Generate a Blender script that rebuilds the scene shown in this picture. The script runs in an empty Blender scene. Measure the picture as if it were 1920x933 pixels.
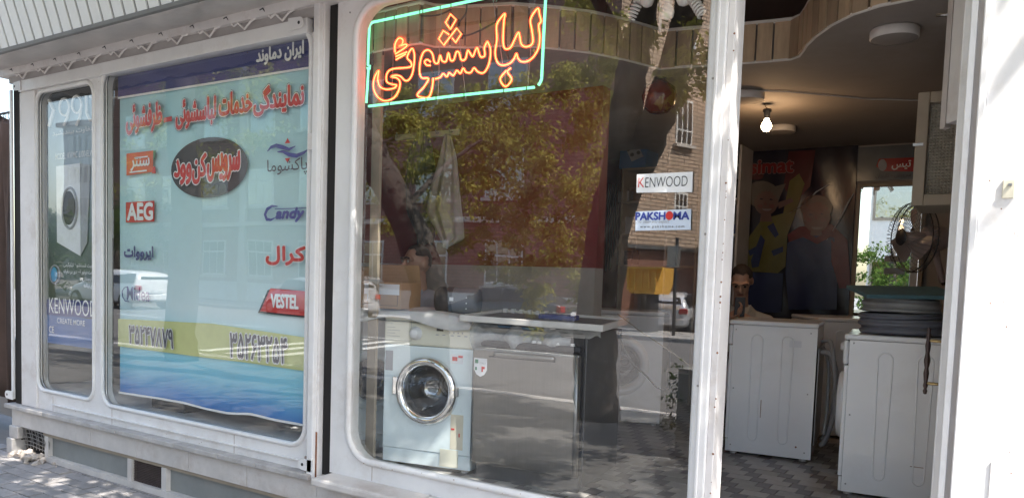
import bpy, bmesh, math, random
from mathutils import Vector, Matrix
R_ = math.radians
random.seed(7)
SC = bpy.context.scene
COL = SC.collection
W_, H_ = 1920.0, 933.0

# ---------------------------------------------------------------- camera
F_, CX, CY = 1440.0, 960.0, 613.906
CAM = Vector((0, -3.0, 1.5))
_X = Vector((2254.0, -(446 - CY), -F_)).normalized()
_Z = -Vector((-760.0, 23166 - CY, F_)).normalized()
_Y = _Z.cross(_X)
if _Y.z < 0: _Y = -_Y
def ray(px, py):
    v = Vector((px - CX, py - CY, F_)); return Vector((_X.dot(v), _Y.dot(v), _Z.dot(v)))
def P(px, py, y=0.0):                 # image point on the vertical plane y
    r = ray(px, py); return CAM + r * ((y - CAM.y) / r.y)
def PZ(px, py, z):                    # image point on the horizontal plane z
    r = ray(px, py); return CAM + r * ((z - CAM.z) / r.z)
cd = bpy.data.cameras.new('camera'); cam = bpy.data.objects.new('camera', cd); COL.objects.link(cam)
cd.sensor_width = 36; cd.lens = 36 * F_ / W_; cd.shift_y = (CY - H_ / 2) / W_; cd.clip_end = 600; cd.clip_start = .05
right = Vector((_X.x, _Y.x, _Z.x)); down = Vector((_X.y, _Y.y, _Z.y)); fwd = Vector((_X.z, _Y.z, _Z.z))
m = Matrix.Identity(4)
for i in range(3): m[i][0] = right[i]; m[i][1] = -down[i]; m[i][2] = -fwd[i]; m[i][3] = CAM[i]
cam.matrix_world = m; SC.camera = cam

# ---------------------------------------------------------------- sky, sun, exposure
SUN_EL, SUN_AZ = R_(56), Vector((.96, -.28, 0)).normalized()      # horizontal direction towards the sun
w = bpy.data.worlds.new('World'); SC.world = w; w.use_nodes = True
nt = w.node_tree; nt.nodes.clear()
sky = nt.nodes.new('ShaderNodeTexSky'); sky.sky_type = 'NISHITA'; sky.sun_disc = False
sky.sun_elevation = SUN_EL; sky.sun_rotation = math.atan2(SUN_AZ.x, SUN_AZ.y); sky.air_density = 1.3; sky.dust_density = 2.5
bg = nt.nodes.new('ShaderNodeBackground'); bg.inputs[1].default_value = .13
out = nt.nodes.new('ShaderNodeOutputWorld'); nt.links.new(sky.outputs[0], bg.inputs[0]); nt.links.new(bg.outputs[0], out.inputs[0])
sd = bpy.data.lights.new('sun', 'SUN'); sd.energy = 4.1; sd.angle = R_(.53); sd.color = (1, .95, .87)
so = bpy.data.objects.new('sun', sd); COL.objects.link(so); so.location = (10, -6, 20)
sv = Vector((SUN_AZ.x * math.cos(SUN_EL), SUN_AZ.y * math.cos(SUN_EL), math.sin(SUN_EL)))
so.rotation_euler = sv.to_track_quat('Z', 'Y').to_euler()
SC.view_settings.view_transform = 'Standard'; SC.view_settings.look = 'None'
SC.view_settings.exposure = 2.22; SC.view_settings.gamma = 1
SC.cycles.use_denoising = True; SC.cycles.max_bounces = 9; SC.cycles.transparent_max_bounces = 16
SC.cycles.diffuse_bounces = 5; SC.cycles.glossy_bounces = 4; SC.cycles.caustics_reflective = False; SC.cycles.caustics_refractive = False
SC.cycles.sample_clamp_indirect = 6

# ---------------------------------------------------------------- materials
MT = {}
def nodes(name):
    m = bpy.data.materials.new(name); m.use_nodes = True; MT[name] = m
    n = m.node_tree; b = n.nodes['Principled BSDF']; return m, n, b
def mat(name, col, rough=.5, metal=0, var=.12, scale=6, bump=.0, bscale=40, spec=.5, stain=None, stain_amt=0, coat=0, trans=0, stretch=(1, 1, 1), aniso=0):
    m, n, b = nodes(name); L = n.links.new
    tc = n.nodes.new('ShaderNodeTexCoord'); mp = n.nodes.new('ShaderNodeMapping'); mp.inputs['Scale'].default_value = stretch
    L(tc.outputs['Object'], mp.inputs[0])
    nz = n.nodes.new('ShaderNodeTexNoise'); nz.inputs['Scale'].default_value = scale; nz.inputs['Detail'].default_value = 7; nz.inputs['Roughness'].default_value = .65
    L(mp.outputs[0], nz.inputs['Vector'])
    cr = n.nodes.new('ShaderNodeValToRGB'); cr.color_ramp.elements[0].position = .3; cr.color_ramp.elements[1].position = .7
    c0 = [max(0, x * (1 - var)) for x in col]; c1 = [min(1, x * (1 + var)) for x in col]
    cr.color_ramp.elements[0].color = (*c0, 1); cr.color_ramp.elements[1].color = (*c1, 1)
    L(nz.outputs[0], cr.inputs[0]); src = cr.outputs[0]
    if stain:
        n2 = n.nodes.new('ShaderNodeTexNoise'); n2.inputs['Scale'].default_value = scale * .55; n2.inputs['Detail'].default_value = 9; n2.inputs['Roughness'].default_value = .75
        L(mp.outputs[0], n2.inputs['Vector'])
        r2 = n.nodes.new('ShaderNodeValToRGB'); r2.color_ramp.elements[0].position = .52; r2.color_ramp.elements[1].position = .72
        r2.color_ramp.elements[0].color = (0, 0, 0, 1); r2.color_ramp.elements[1].color = (stain_amt,) * 3 + (1,)
        L(n2.outputs[0], r2.inputs[0])
        mx = n.nodes.new('ShaderNodeMixRGB'); mx.inputs[2].default_value = (*stain, 1); L(r2.outputs[0], mx.inputs[0]); L(src, mx.inputs[1]); src = mx.outputs[0]
    L(src, b.inputs['Base Color'])
    rr = n.nodes.new('ShaderNodeMapRange'); rr.inputs['To Min'].default_value = max(.02, rough * .82); rr.inputs['To Max'].default_value = min(1, rough * 1.18)
    L(nz.outputs[0], rr.inputs['Value']); L(rr.outputs[0], b.inputs['Roughness'])
    b.inputs['Metallic'].default_value = metal; b.inputs['Specular IOR Level'].default_value = spec
    b.inputs['Coat Weight'].default_value = coat; b.inputs['Transmission Weight'].default_value = trans
    if bump:
        n3 = n.nodes.new('ShaderNodeTexNoise'); n3.inputs['Scale'].default_value = bscale; n3.inputs['Detail'].default_value = 5
        L(mp.outputs[0], n3.inputs['Vector'])
        bp = n.nodes.new('ShaderNodeBump'); bp.inputs['Strength'].default_value = bump; bp.inputs['Distance'].default_value = .01
        L(n3.outputs[0], bp.inputs['Height']); L(bp.outputs[0], b.inputs['Normal'])
    return m
def emis(name, col, s, mix=1.0):
    m, n, b = nodes(name); b.inputs['Base Color'].default_value = (*[c * .3 for c in col], 1); b.inputs['Emission Color'].default_value = (*col, 1); b.inputs['Emission Strength'].default_value = s
    if mix < 1:
        t = n.nodes.new('ShaderNodeBsdfTransparent'); mx = n.nodes.new('ShaderNodeMixShader'); mx.inputs[0].default_value = mix
        n.links.new(t.outputs[0], mx.inputs[1]); n.links.new(b.outputs[0], mx.inputs[2]); n.links.new(mx.outputs[0], n.nodes['Material Output'].inputs[0])
    return m
def glass(name, f0=.09, tint=(.97, .98, .97), wav=.02, wsc=3.0):
    m, n, b = nodes(name); L = n.links.new; n.nodes.remove(b)
    t = n.nodes.new('ShaderNodeBsdfTransparent'); t.inputs[0].default_value = (*tint, 1)
    g = n.nodes.new('ShaderNodeBsdfGlossy'); g.inputs['Roughness'].default_value = .0; g.inputs[0].default_value = (1, 1, 1, 1)
    lw = n.nodes.new('ShaderNodeLayerWeight'); lw.inputs['Blend'].default_value = .5
    pw = n.nodes.new('ShaderNodeMath'); pw.operation = 'POWER'; pw.inputs[1].default_value = 5; L(lw.outputs['Facing'], pw.inputs[0])
    ma = n.nodes.new('ShaderNodeMath'); ma.operation = 'MULTIPLY_ADD'; ma.inputs[1].default_value = 1 - f0; ma.inputs[2].default_value = f0; L(pw.outputs[0], ma.inputs[0])
    if wav:
        tc = n.nodes.new('ShaderNodeTexCoord'); nz = n.nodes.new('ShaderNodeTexNoise'); nz.inputs['Scale'].default_value = wsc; nz.inputs['Detail'].default_value = 1
        L(tc.outputs['Object'], nz.inputs['Vector']); bp = n.nodes.new('ShaderNodeBump'); bp.inputs['Strength'].default_value = wav; bp.inputs['Distance'].default_value = .05
        L(nz.outputs[0], bp.inputs['Height']); L(bp.outputs[0], g.inputs['Normal'])
    # thin film of street dust
    d = n.nodes.new('ShaderNodeBsdfDiffuse'); d.inputs[0].default_value = (.5, .48, .45, 1)
    tc2 = n.nodes.new('ShaderNodeTexCoord'); nd = n.nodes.new('ShaderNodeTexNoise'); nd.inputs['Scale'].default_value = 2.2; nd.inputs['Detail'].default_value = 10; nd.inputs['Roughness'].default_value = .8; L(tc2.outputs['Object'], nd.inputs['Vector'])
    dm = n.nodes.new('ShaderNodeMapRange'); dm.inputs['From Min'].default_value = .45; dm.inputs['From Max'].default_value = .8; dm.inputs['To Min'].default_value = .006; dm.inputs['To Max'].default_value = .07; L(nd.outputs[0], dm.inputs['Value'])
    m1 = n.nodes.new('ShaderNodeMixShader'); L(dm.outputs[0], m1.inputs[0]); L(t.outputs[0], m1.inputs[1]); L(d.outputs[0], m1.inputs[2])
    mx = n.nodes.new('ShaderNodeMixShader'); L(ma.outputs[0], mx.inputs[0]); L(m1.outputs[0], mx.inputs[1]); L(g.outputs[0], mx.inputs[2])
    L(mx.outputs[0], n.nodes['Material Output'].inputs[0]); return m
def film(name, col, alpha, rough=.15):
    m, n, b = nodes(name); b.inputs['Base Color'].default_value = (*col, 1); b.inputs['Roughness'].default_value = rough
    tc = n.nodes.new('ShaderNodeTexCoord'); nz = n.nodes.new('ShaderNodeTexNoise'); nz.inputs['Scale'].default_value = 9; nz.inputs['Detail'].default_value = 6; nz.inputs['Distortion'].default_value = 1.5
    n.links.new(tc.outputs['Object'], nz.inputs['Vector']); mr = n.nodes.new('ShaderNodeMapRange'); mr.inputs['To Min'].default_value = alpha * .4; mr.inputs['To Max'].default_value = min(1, alpha * 1.7)
    n.links.new(nz.outputs[0], mr.inputs['Value']); n.links.new(mr.outputs[0], b.inputs['Alpha'])
    bp = n.nodes.new('ShaderNodeBump'); bp.inputs['Strength'].default_value = .6; bp.inputs['Distance'].default_value = .02; n.links.new(nz.outputs[0], bp.inputs['Height']); n.links.new(bp.outputs[0], b.inputs['Normal'])
    return m
def zramp(name, stops, z0, z1, rough=.35, spec=.5, axis='Z', jit=.0):
    m, n, b = nodes(name); L = n.links.new
    tc = n.nodes.new('ShaderNodeTexCoord'); sp = n.nodes.new('ShaderNodeSeparateXYZ'); L(tc.outputs['Object'], sp.inputs[0])
    v = sp.outputs[axis]
    if jit:
        nz = n.nodes.new('ShaderNodeTexNoise'); nz.inputs['Scale'].default_value = 2.5; nz.inputs['Detail'].default_value = 5; L(tc.outputs['Object'], nz.inputs['Vector'])
        ad = n.nodes.new('ShaderNodeMath'); ad.operation = 'MULTIPLY_ADD'; ad.inputs[1].default_value = jit; L(nz.outputs[0], ad.inputs[0]); L(v, ad.inputs[2]); v = ad.outputs[0]
    mr = n.nodes.new('ShaderNodeMapRange'); mr.inputs['From Min'].default_value = z0; mr.inputs['From Max'].default_value = z1; L(v, mr.inputs['Value'])
    cr = n.nodes.new('ShaderNodeValToRGB'); e = cr.color_ramp.elements
    while len(e) < len(stops): e.new(.5)
    for k, (p, c) in enumerate(stops): e[k].position = p; e[k].color = (*c, 1)
    L(mr.outputs[0], cr.inputs[0]); L(cr.outputs[0], b.inputs['Base Color']); b.inputs['Roughness'].default_value = rough; b.inputs['Specular IOR Level'].default_value = spec
    return m

mat('white_paint', (.74, .73, .73), .38, var=.06, scale=3.5, bump=.16, bscale=11, stain=(.48, .41, .36), stain_amt=.5)
mat('white_paint_old', (.72, .69, .68), .5, var=.07, scale=4, bump=.25, bscale=22, stain=(.36, .26, .2), stain_amt=.5)
mat('white_metal', (.78, .78, .79), .3, var=.03)
mat('enamel', (.86, .87, .89), .22, var=.03, scale=2, bump=.03, bscale=5, coat=.3, stain=(.5, .48, .44), stain_amt=.2)
mat('enamel_blue', (.76, .87, .91), .28, var=.03, scale=2, coat=.3, stain=(.5, .5, .46), stain_amt=.2)
mat('enamel_cream', (.72, .71, .6), .3, var=.03)
mat('cream', (.66, .62, .5), .45)
mat('black_gap', (.012, .01, .01), .8)
mat('dark_metal', (.05, .05, .055), .45, metal=.6)
mat('grey_metal', (.33, .33, .33), .35, metal=.9)
mat('steel', (.31, .295, .28), .33, metal=.95, var=.05, scale=9, stretch=(9, 9, .35), bump=.012, bscale=20)
mat('dark_steel', (.14, .14, .145), .4, metal=.7, var=.1, scale=5, stretch=(6, 6, .5))
mat('chrome', (.8, .8, .8), .07, metal=1, var=.02)
mat('marble', (.55, .52, .5), .5, var=.13, scale=5, bump=.18, bscale=18, stain=(.34, .26, .22), stain_amt=.55)
mat('marble_top', (.42, .4, .39), .6, var=.2, scale=9, bump=.35, bscale=26, stain=(.24, .2, .18), stain_amt=.7)
mat('concrete', (.32, .31, .3), .85, var=.2, scale=7, bump=.5, bscale=30, stain=(.15, .13, .12), stain_amt=.6)
mat('grey_board', (.22, .23, .225), .6, var=.12, scale=5, stain=(.3, .27, .24), stain_amt=.4)
mat('paver', (.30, .28, .275), .85, var=.22, scale=11, bump=.5, bscale=60, stain=(.16, .14, .13), stain_amt=.5)
mat('paver_dark', (.24, .225, .22), .85, var=.22, scale=11, bump=.5, bscale=60)
mat('asphalt', (.135, .13, .13), .85, var=.2, scale=1.2, bump=.4, bscale=60)
mat('road_paint', (.75, .75, .72), .6, var=.1)
mat('canvas', (.57, .53, .51), .6, var=.08, scale=3, bump=.35, bscale=5, stain=(.34, .3, .28), stain_amt=.4)
mat('slat_white', (.7, .71, .72), .4, var=.05, stretch=(1, 1, .3), stain=(.5, .49, .47), stain_amt=.3)
mat('slat_gap', (.16, .16, .16), .6)
mat('rope', (.78, .74, .72), .7, var=.05)
mat('red_wall', (.15, .007, .007), .6, var=.1, scale=2)
mat('wainscot', (.3, .27, .25), .7)
mat('wall_grey', (.32, .29, .27), .8, var=.1, scale=2)
mat('ceiling', (.26, .23, .21), .85, var=.1, scale=1.5, stain=(.17, .14, .12), stain_amt=.5, bump=.1, bscale=4)
mat('wood_tile', (.42, .31, .2), .5, var=.22, scale=4, stretch=(5, 5, .8), bump=.15)
mat('wood_tile_dark', (.3, .22, .145), .5, var=.22, scale=4, stretch=(5, 5, .8), bump=.15)
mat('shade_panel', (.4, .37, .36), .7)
mat('vent_brown', (.07, .05, .045), .8, var=.3, scale=20)
mat('rubble_tan', (.42, .37, .33), .9, var=.25, scale=15, bump=.6)
mat('grout', (.6, .57, .53), .8)
mat('floor_light', (.40, .38, .365), .35, var=.2, scale=9, bump=.1, stain=(.12, .1, .1), stain_amt=.5)
mat('floor_dark', (.15, .135, .135), .35, var=.25, scale=9, bump=.1)
mat('floor_mid', (.3, .285, .27), .35, var=.2, scale=9, bump=.1)
mat('cardboard', (.42, .25, .125), .75, var=.08, scale=5, stretch=(1, 1, 6), bump=.1)
mat('cardboard_dark', (.2, .11, .06), .8)
mat('paper', (.75, .76, .8), .6, var=.04)
mat('print_black', (.02, .02, .025), .5)
mat('print_white', (.85, .85, .86), .5, var=.02)
mat('print_red', (.62, .035, .03), .45, var=.05)
mat('print_blue', (.035, .06, .3), .45, var=.05)
mat('print_navy', (.04, .05, .2), .45)
mat('print_orange', (.7, .13, .04), .45)
mat('print_cyan', (.06, .35, .6), .45)
mat('print_green', (.03, .2, .1), .5)
mat('print_phone', (.05, .05, .075), .5)
mat('print_grey', (.33, .34, .37), .5)
mat('rubber', (.17, .18, .22), .55, var=.2, scale=6, stain=(.2, .2, .2), stain_amt=.4)
mat('rubber_light', (.32, .325, .33), .55, var=.2, scale=6)
mat('foam_blue', (.08, .17, .20), .8, var=.15, scale=20, bump=.4, bscale=90)
mat('hose', (.27, .27, .28), .5)
mat('hose_black', (.025, .025, .025), .5)
mat('turned_wood', (.04, .017, .014), .3, var=.3, coat=.3)
mat('beige_frame', (.3, .25, .19), .6, var=.12)
mat('fan_pink', (.5, .4, .38), .4)
mat('fan_blade', (.33, .28, .28), .3)
mat('coat_dark', (.018, .024, .026), .9)
mat('shirt_grey', (.36, .335, .32), .9, var=.15, scale=5, bump=.3, bscale=12)
mat('shirt_blue', (.34, .34, .38), .85, var=.08, bump=.2, bscale=14)
mat('shirt_light', (.4, .39, .37), .85, var=.08, bump=.2, bscale=14)
mat('trousers', (.04, .04, .05), .9)
mat('skin', (.42, .25, .18), .5, var=.08, scale=12)
mat('skin_lip', (.26, .1, .08), .5)
mat('hair', (.03, .022, .02), .7, var=.3, scale=60, bump=.5, bscale=200)
mat('eye_white', (.6, .58, .55), .3)
mat('fabric_white', (.62, .62, .63), .7, var=.06, bump=.3, bscale=10)
mat('plastic_blue', (.04, .16, .33), .4)
mat('blue_box', (.02, .13, .35), .5)
mat('red_lamp', (.14, .02, .006), .25, coat=.5)
mat('bark', (.06, .048, .04), .95, var=.35, scale=9, stretch=(1, 1, .25), bump=.9, bscale=25)
mat('brick_dark', (.2, .09, .06), .9)
mat('stone_pale', (.56, .5, .44), .8, var=.08)
mat('render_white', (.7, .68, .64), .8, var=.08)
mat('car_silver', (.7, .71, .74), .25, metal=.5, coat=.6)
mat('car_dark', (.1, .11, .12), .25, metal=.4, coat=.6)
mat('car_white', (.72, .73, .75), .25, coat=.6)
mat('car_glass', (.015, .017, .02), .05, spec=.8)
mat('tail_red', (.4, .01, .01), .2, coat=.5)
mat('tyre', (.02, .02, .02), .85)
mat('awning_orange', (.8, .42, .06), .7)
mat('soil', (.2, .15, .11), 1, var=.3, scale=14, bump=.8)
mat('bulb_glass', (.88, .88, .87), .25)
mat('brass', (.45, .33, .16), .35, metal=.9)
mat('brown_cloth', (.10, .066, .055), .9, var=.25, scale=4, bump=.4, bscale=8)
mat('plastic_grey', (.12, .12, .13), .5)
mat('lamp_shell', (.62, .6, .58), .4)
mat('rust_line', (.36, .28, .24), .8, var=.3, scale=30)
mat('rust', (.22, .09, .04), .9, var=.4, scale=30)
mat('dry_hedge', (.05, .07, .03), .9, var=.4)
glass('shop_glass', .128, (.96, .97, .965), wav=.012, wsc=2.0)
glass('banner_glass', .10, (.97, .98, .97), wav=.012, wsc=2.0)
glass('door_glass', .12, (.85, .86, .86))
glass('window_glass', .35, (.3, .32, .35), wav=.03)
glass('porthole_glass', .2, (.5, .52, .55), wav=.15, wsc=9)
film('plastic_wrap', (.75, .78, .8), .45)
film('clear_film', (.6, .65, .7), .22, .08)
film('wired_glass', (.35, .33, .28), .55, .3)
emis('neon_core', (1, .27, .09), 1.7); emis('neon_glow', (1, .05, .006), 1.0, .45)
emis('green_tube', (.16, .75, .38), .62); emis('bulb_lit', (1, .72, .42), 9)
mr_, mn_, mb_ = nodes('mirror'); mb_.inputs['Metallic'].default_value = 1; mb_.inputs['Roughness'].default_value = .01; mb_.inputs['Base Color'].default_value = (.85, .87, .87, 1)
# leaves: diffuse plus translucent
def leafmat(name, c1, c2):
    m, n, b = nodes(name); L = n.links.new; n.nodes.remove(b)
    oi = n.nodes.new('ShaderNodeTexCoord'); nz = n.nodes.new('ShaderNodeTexNoise'); nz.inputs['Scale'].default_value = 2.3; nz.inputs['Detail'].default_value = 8; L(oi.outputs['Object'], nz.inputs['Vector'])
    cr = n.nodes.new('ShaderNodeValToRGB'); cr.color_ramp.elements[0].position = .35; cr.color_ramp.elements[1].position = .65; cr.color_ramp.elements[0].color = (*c1, 1); cr.color_ramp.elements[1].color = (*c2, 1); L(nz.outputs[0], cr.inputs[0])
    d = n.nodes.new('ShaderNodeBsdfDiffuse'); t = n.nodes.new('ShaderNodeBsdfTranslucent'); mx = n.nodes.new('ShaderNodeMixShader'); mx.inputs[0].default_value = .45
    L(cr.outputs[0], d.inputs[0]); L(cr.outputs[0], t.inputs[0]); L(d.outputs[0], mx.inputs[1]); L(t.outputs[0], mx.inputs[2]); L(mx.outputs[0], n.nodes['Material Output'].inputs[0])
leafmat('leaf', (.18, .21, .04), (.50, .46, .13)); leafmat('leaf_dark', (.03, .06, .015), (.08, .13, .03))
def brickmat(name, c1, c2, mortar, sc):
    m, n, b = nodes(name); L = n.links.new
    tc = n.nodes.new('ShaderNodeTexCoord'); sp = n.nodes.new('ShaderNodeSeparateXYZ'); L(tc.outputs['Object'], sp.inputs[0])
    ad = n.nodes.new('ShaderNodeMath'); ad.operation = 'ADD'; L(sp.outputs[0], ad.inputs[0]); L(sp.outputs[1], ad.inputs[1])
    cb = n.nodes.new('ShaderNodeCombineXYZ'); L(ad.outputs[0], cb.inputs[0]); L(sp.outputs[2], cb.inputs[1])
    br = n.nodes.new('ShaderNodeTexBrick'); br.inputs['Scale'].default_value = 1; br.inputs['Brick Width'].default_value = .24 * sc; br.inputs['Row Height'].default_value = .085 * sc; br.inputs['Mortar Size'].default_value = .014 * sc
    br.inputs['Color1'].default_value = (*c1, 1); br.inputs['Color2'].default_value = (*c2, 1); br.inputs['Mortar'].default_value = (*mortar, 1)
    L(cb.outputs[0], br.inputs[0]); L(br.outputs[0], b.inputs['Base Color']); b.inputs['Roughness'].default_value = .9
    bp = n.nodes.new('ShaderNodeBump'); bp.inputs['Strength'].default_value = .6; bp.inputs['Distance'].default_value = .02; bp.invert = True; L(br.outputs['Fac'], bp.inputs['Height']); L(bp.outputs[0], b.inputs['Normal'])
brickmat('brick_tan', (.5, .37, .27), (.43, .31, .22), (.2, .14, .1), 1.6)
brickmat('brick_pink', (.36, .2, .16), (.3, .165, .125), (.2, .13, .1), 1.6)
mat('pavement', (.14, .135, .13), .85, var=.2, scale=7, bump=.5, bscale=30, stain=(.12, .11, .1), stain_amt=.6)

# ---------------------------------------------------------------- object helpers
def tag(o, label=None, cat=None, group=None, kind=None):
    if label: o['label'] = label
    if cat: o['category'] = cat
    if group: o['group'] = group
    if kind: o['kind'] = kind
    return o
def thing(name, label, cat, loc=(0, 0, 0), rz=0, group=None):
    o = bpy.data.objects.new(name, None); COL.objects.link(o); o.location = loc; o.rotation_euler = (0, 0, rz); o.empty_display_size = .1
    return tag(o, label, cat, group)
def obj(name, bm, m=None, parent=None, smooth=False, label=None, kind=None, bevel=0):
    me = bpy.data.meshes.new(name); bm.normal_update(); bm.to_mesh(me); bm.free()
    if m: me.materials.append(MT[m])
    if smooth: me.shade_smooth()
    o = bpy.data.objects.new(name, me); COL.objects.link(o)
    if parent: o.parent = parent
    if bevel:
        b = o.modifiers.new('b', 'BEVEL'); b.width = bevel; b.segments = 2; b.limit_method = 'ANGLE'; b.angle_limit = R_(50)
    if label: o['label'] = label
    if kind: o['kind'] = kind
    return o
def world_obj(name, bm, m, parent, **k):      # mesh given in world coordinates, child of a placed thing
    o = obj(name, bm, m, parent, **k)
    o.matrix_parent_inverse = (Matrix.Translation(parent.location) @ parent.rotation_euler.to_matrix().to_4x4()).inverted()
    return o
def B(*boxes):
    bm = bmesh.new()
    for b in boxes: box(bm, *b)
    return bm
def box(bm, x0, x1, y0, y1, z0, z1):
    v = [bm.verts.new(p) for p in ((x0, y0, z0), (x1, y0, z0), (x1, y1, z0), (x0, y1, z0), (x0, y0, z1), (x1, y0, z1), (x1, y1, z1), (x0, y1, z1))]
    for f in ((0, 3, 2, 1), (4, 5, 6, 7), (0, 1, 5, 4), (1, 2, 6, 5), (2, 3, 7, 6), (3, 0, 4, 7)): bm.faces.new([v[i] for i in f])
    return v
def quadprism(bm, quad, d):                   # quad of 4 points, thickness vector d
    a = [bm.verts.new(p) for p in quad]; b = [bm.verts.new(Vector(p) + Vector(d)) for p in quad]
    n = len(a); bm.faces.new(a); bm.faces.new(b[::-1])
    for i in range(n): bm.faces.new((a[i], b[i], b[(i + 1) % n], a[(i + 1) % n]))
    return bm
def tube(bm, pts, r, seg=8, closed=False, r2=None):
    pts = [Vector(p) for p in pts]; n = len(pts); rings = []
    up = None
    for i, p in enumerate(pts):
        a = pts[(i - 1) % n] if (closed or i > 0) else p; c = pts[(i + 1) % n] if (closed or i < n - 1) else p
        t = (c - a).normalized() if (c - a).length > 1e-9 else Vector((0, 0, 1))
        if up is None:
            up = t.orthogonal().normalized()
        up = (up - t * up.dot(t)); up = up.normalized() if up.length > 1e-6 else t.orthogonal().normalized()
        s = t.cross(up); rr = r if r2 is None else r + (r2 - r) * i / max(1, n - 1)
        if callable(r): rr = r(i / max(1, n - 1))
        rings.append([bm.verts.new(p + (up * math.cos(2 * math.pi * k / seg) + s * math.sin(2 * math.pi * k / seg)) * rr) for k in range(seg)])
    for i in range(n if closed else n - 1):
        A, Bb = rings[i], rings[(i + 1) % n]
        for k in range(seg): bm.faces.new((A[k], A[(k + 1) % seg], Bb[(k + 1) % seg], Bb[k]))
    if not closed: bm.faces.new(rings[0][::-1]); bm.faces.new(rings[-1])
    return bm
def T(pts, r, **k): return tube(bmesh.new(), pts, r, **k)
def lathe(bm, prof, c=(0, 0, 0), axis='z', seg=24, rot=None):
    M3 = {'z': Matrix.Identity(3), 'y': Matrix(((1, 0, 0), (0, 0, 1), (0, -1, 0))), 'x': Matrix(((0, 0, 1), (0, 1, 0), (-1, 0, 0)))}[axis]
    if rot is not None: M3 = rot
    c = Vector(c); rings = []
    for r, h in prof:
        if r < 1e-5: rings.append([bm.verts.new(c + M3 @ Vector((0, 0, h)))]); continue
        rings.append([bm.verts.new(c + M3 @ Vector((r * math.cos(2 * math.pi * k / seg), r * math.sin(2 * math.pi * k / seg), h))) for k in range(seg)])
    for A, Bb in zip(rings, rings[1:]):
        if len(A) == 1 and len(Bb) == 1: continue
        for k in range(seg):
            k2 = (k + 1) % seg
            if len(A) == 1: bm.faces.new((A[0], Bb[k2], Bb[k]))
            elif len(Bb) == 1: bm.faces.new((A[k], A[k2], Bb[0]))
            else: bm.faces.new((A[k], A[k2], Bb[k2], Bb[k]))
    return bm
def LT(prof, c=(0, 0, 0), axis='z', seg=24, rot=None): return lathe(bmesh.new(), prof, c, axis, seg, rot)
def rrect(x0, x1, z0, z1, r, n=8):            # rounded rectangle outline, counter clockwise in x,z
    pts = []
    for cx, cz, a0 in ((x1 - r, z0 + r, -90), (x1 - r, z1 - r, 0), (x0 + r, z1 - r, 90), (x0 + r, z0 + r, 180)):
        for k in range(n + 1):
            a = R_(a0 + 90 * k / n); pts.append((cx + r * math.cos(a), cz + r * math.sin(a)))
    return pts
def plate_with_hole(bm, X0, X1, Z0, Z1, hole, y0, y1):
    """rectangular plate in the x-z plane with one opening, front at y0, back at y1"""
    cx = sum(p[0] for p in hole) / len(hole); cz = sum(p[1] for p in hole) / len(hole)
    def outer(p):
        dx, dz = p[0] - cx, p[1] - cz; t = 1e9
        if dx > 1e-9: t = min(t, (X1 - cx) / dx)
        if dx < -1e-9: t = min(t, (X0 - cx) / dx)
        if dz > 1e-9: t = min(t, (Z1 - cz) / dz)
        if dz < -1e-9: t = min(t, (Z0 - cz) / dz)
        return (cx + dx * t, cz + dz * t)
    out = [outer(p) for p in hole]
    # insert corners exactly: snap nearest
    for c in ((X0, Z0), (X1, Z0), (X1, Z1), (X0, Z1)):
        i = min(range(len(out)), key=lambda i: (out[i][0] - c[0]) ** 2 + (out[i][1] - c[1]) ** 2); out[i] = c
    n = len(hole)
    hf = [bm.verts.new((p[0], y0, p[1])) for p in hole]; hb = [bm.verts.new((p[0], y1, p[1])) for p in hole]
    of = [bm.verts.new((p[0], y0, p[1])) for p in out]; ob = [bm.verts.new((p[0], y1, p[1])) for p in out]
    for i in range(n):
        j = (i + 1) % n
        bm.faces.new((of[i], of[j], hf[j], hf[i])); bm.faces.new((ob[i], hb[i], hb[j], ob[j]))
        bm.faces.new((hf[i], hf[j], hb[j], hb[i])); bm.faces.new((of[i], ob[i], ob[j], of[j]))
    return bm
def copy_tree(o, parent=None):
    c = o.copy(); COL.objects.link(c); c.parent = parent
    for ch in list(KIDS(o)): copy_tree(ch, c)
    return c
def KIDS(o): return [x for x in COL.objects if x.parent == o]
def sheet(name, f, nu, nv, m, parent=None, thick=0, **k):
    bm = bmesh.new(); g = [[bm.verts.new(f(i / nu, j / nv)) for i in range(nu + 1)] for j in range(nv + 1)]
    for j in range(nv):
        for i in range(nu): bm.faces.new((g[j][i], g[j][i + 1], g[j + 1][i + 1], g[j + 1][i]))
    o = obj(name, bm, m, parent, smooth=True, **k)
    if thick: s = o.modifiers.new('s', 'SOLIDIFY'); s.thickness = thick; s.offset = 0
    return o

# ---------------------------------------------------------------- lettering (Arabic script is shaped here)
_AR = {'ا': (0xFE8D, 0xFE8E), 'آ': (0xFE81, 0xFE82), 'ب': 0xFE8F, 'پ': 0xFB56, 'ت': 0xFE95, 'ث': 0xFE99, 'ج': 0xFE9D, 'خ': 0xFEA5, 'د': (0xFEA9, 0xFEAA), 'ر': (0xFEAD, 0xFEAE), 'ز': (0xFEAF, 0xFEB0),
       'س': 0xFEB1, 'ش': 0xFEB5, 'ط': 0xFEC1, 'ظ': 0xFEC5, 'ف': 0xFED1, 'ق': 0xFED5, 'ک': 0xFB8E, 'گ': 0xFB92, 'ل': 0xFEDD, 'م': 0xFEE1, 'ن': 0xFEE5, 'و': (0xFEED, 0xFEEE), 'ه': 0xFEE9, 'ی': 0xFBFC, 'ئ': 0xFE89, 'چ': 0xFB7A, 'ع': 0xFEC9, 'ص': 0xFEB9, 'ح': 0xFEA1}
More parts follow.
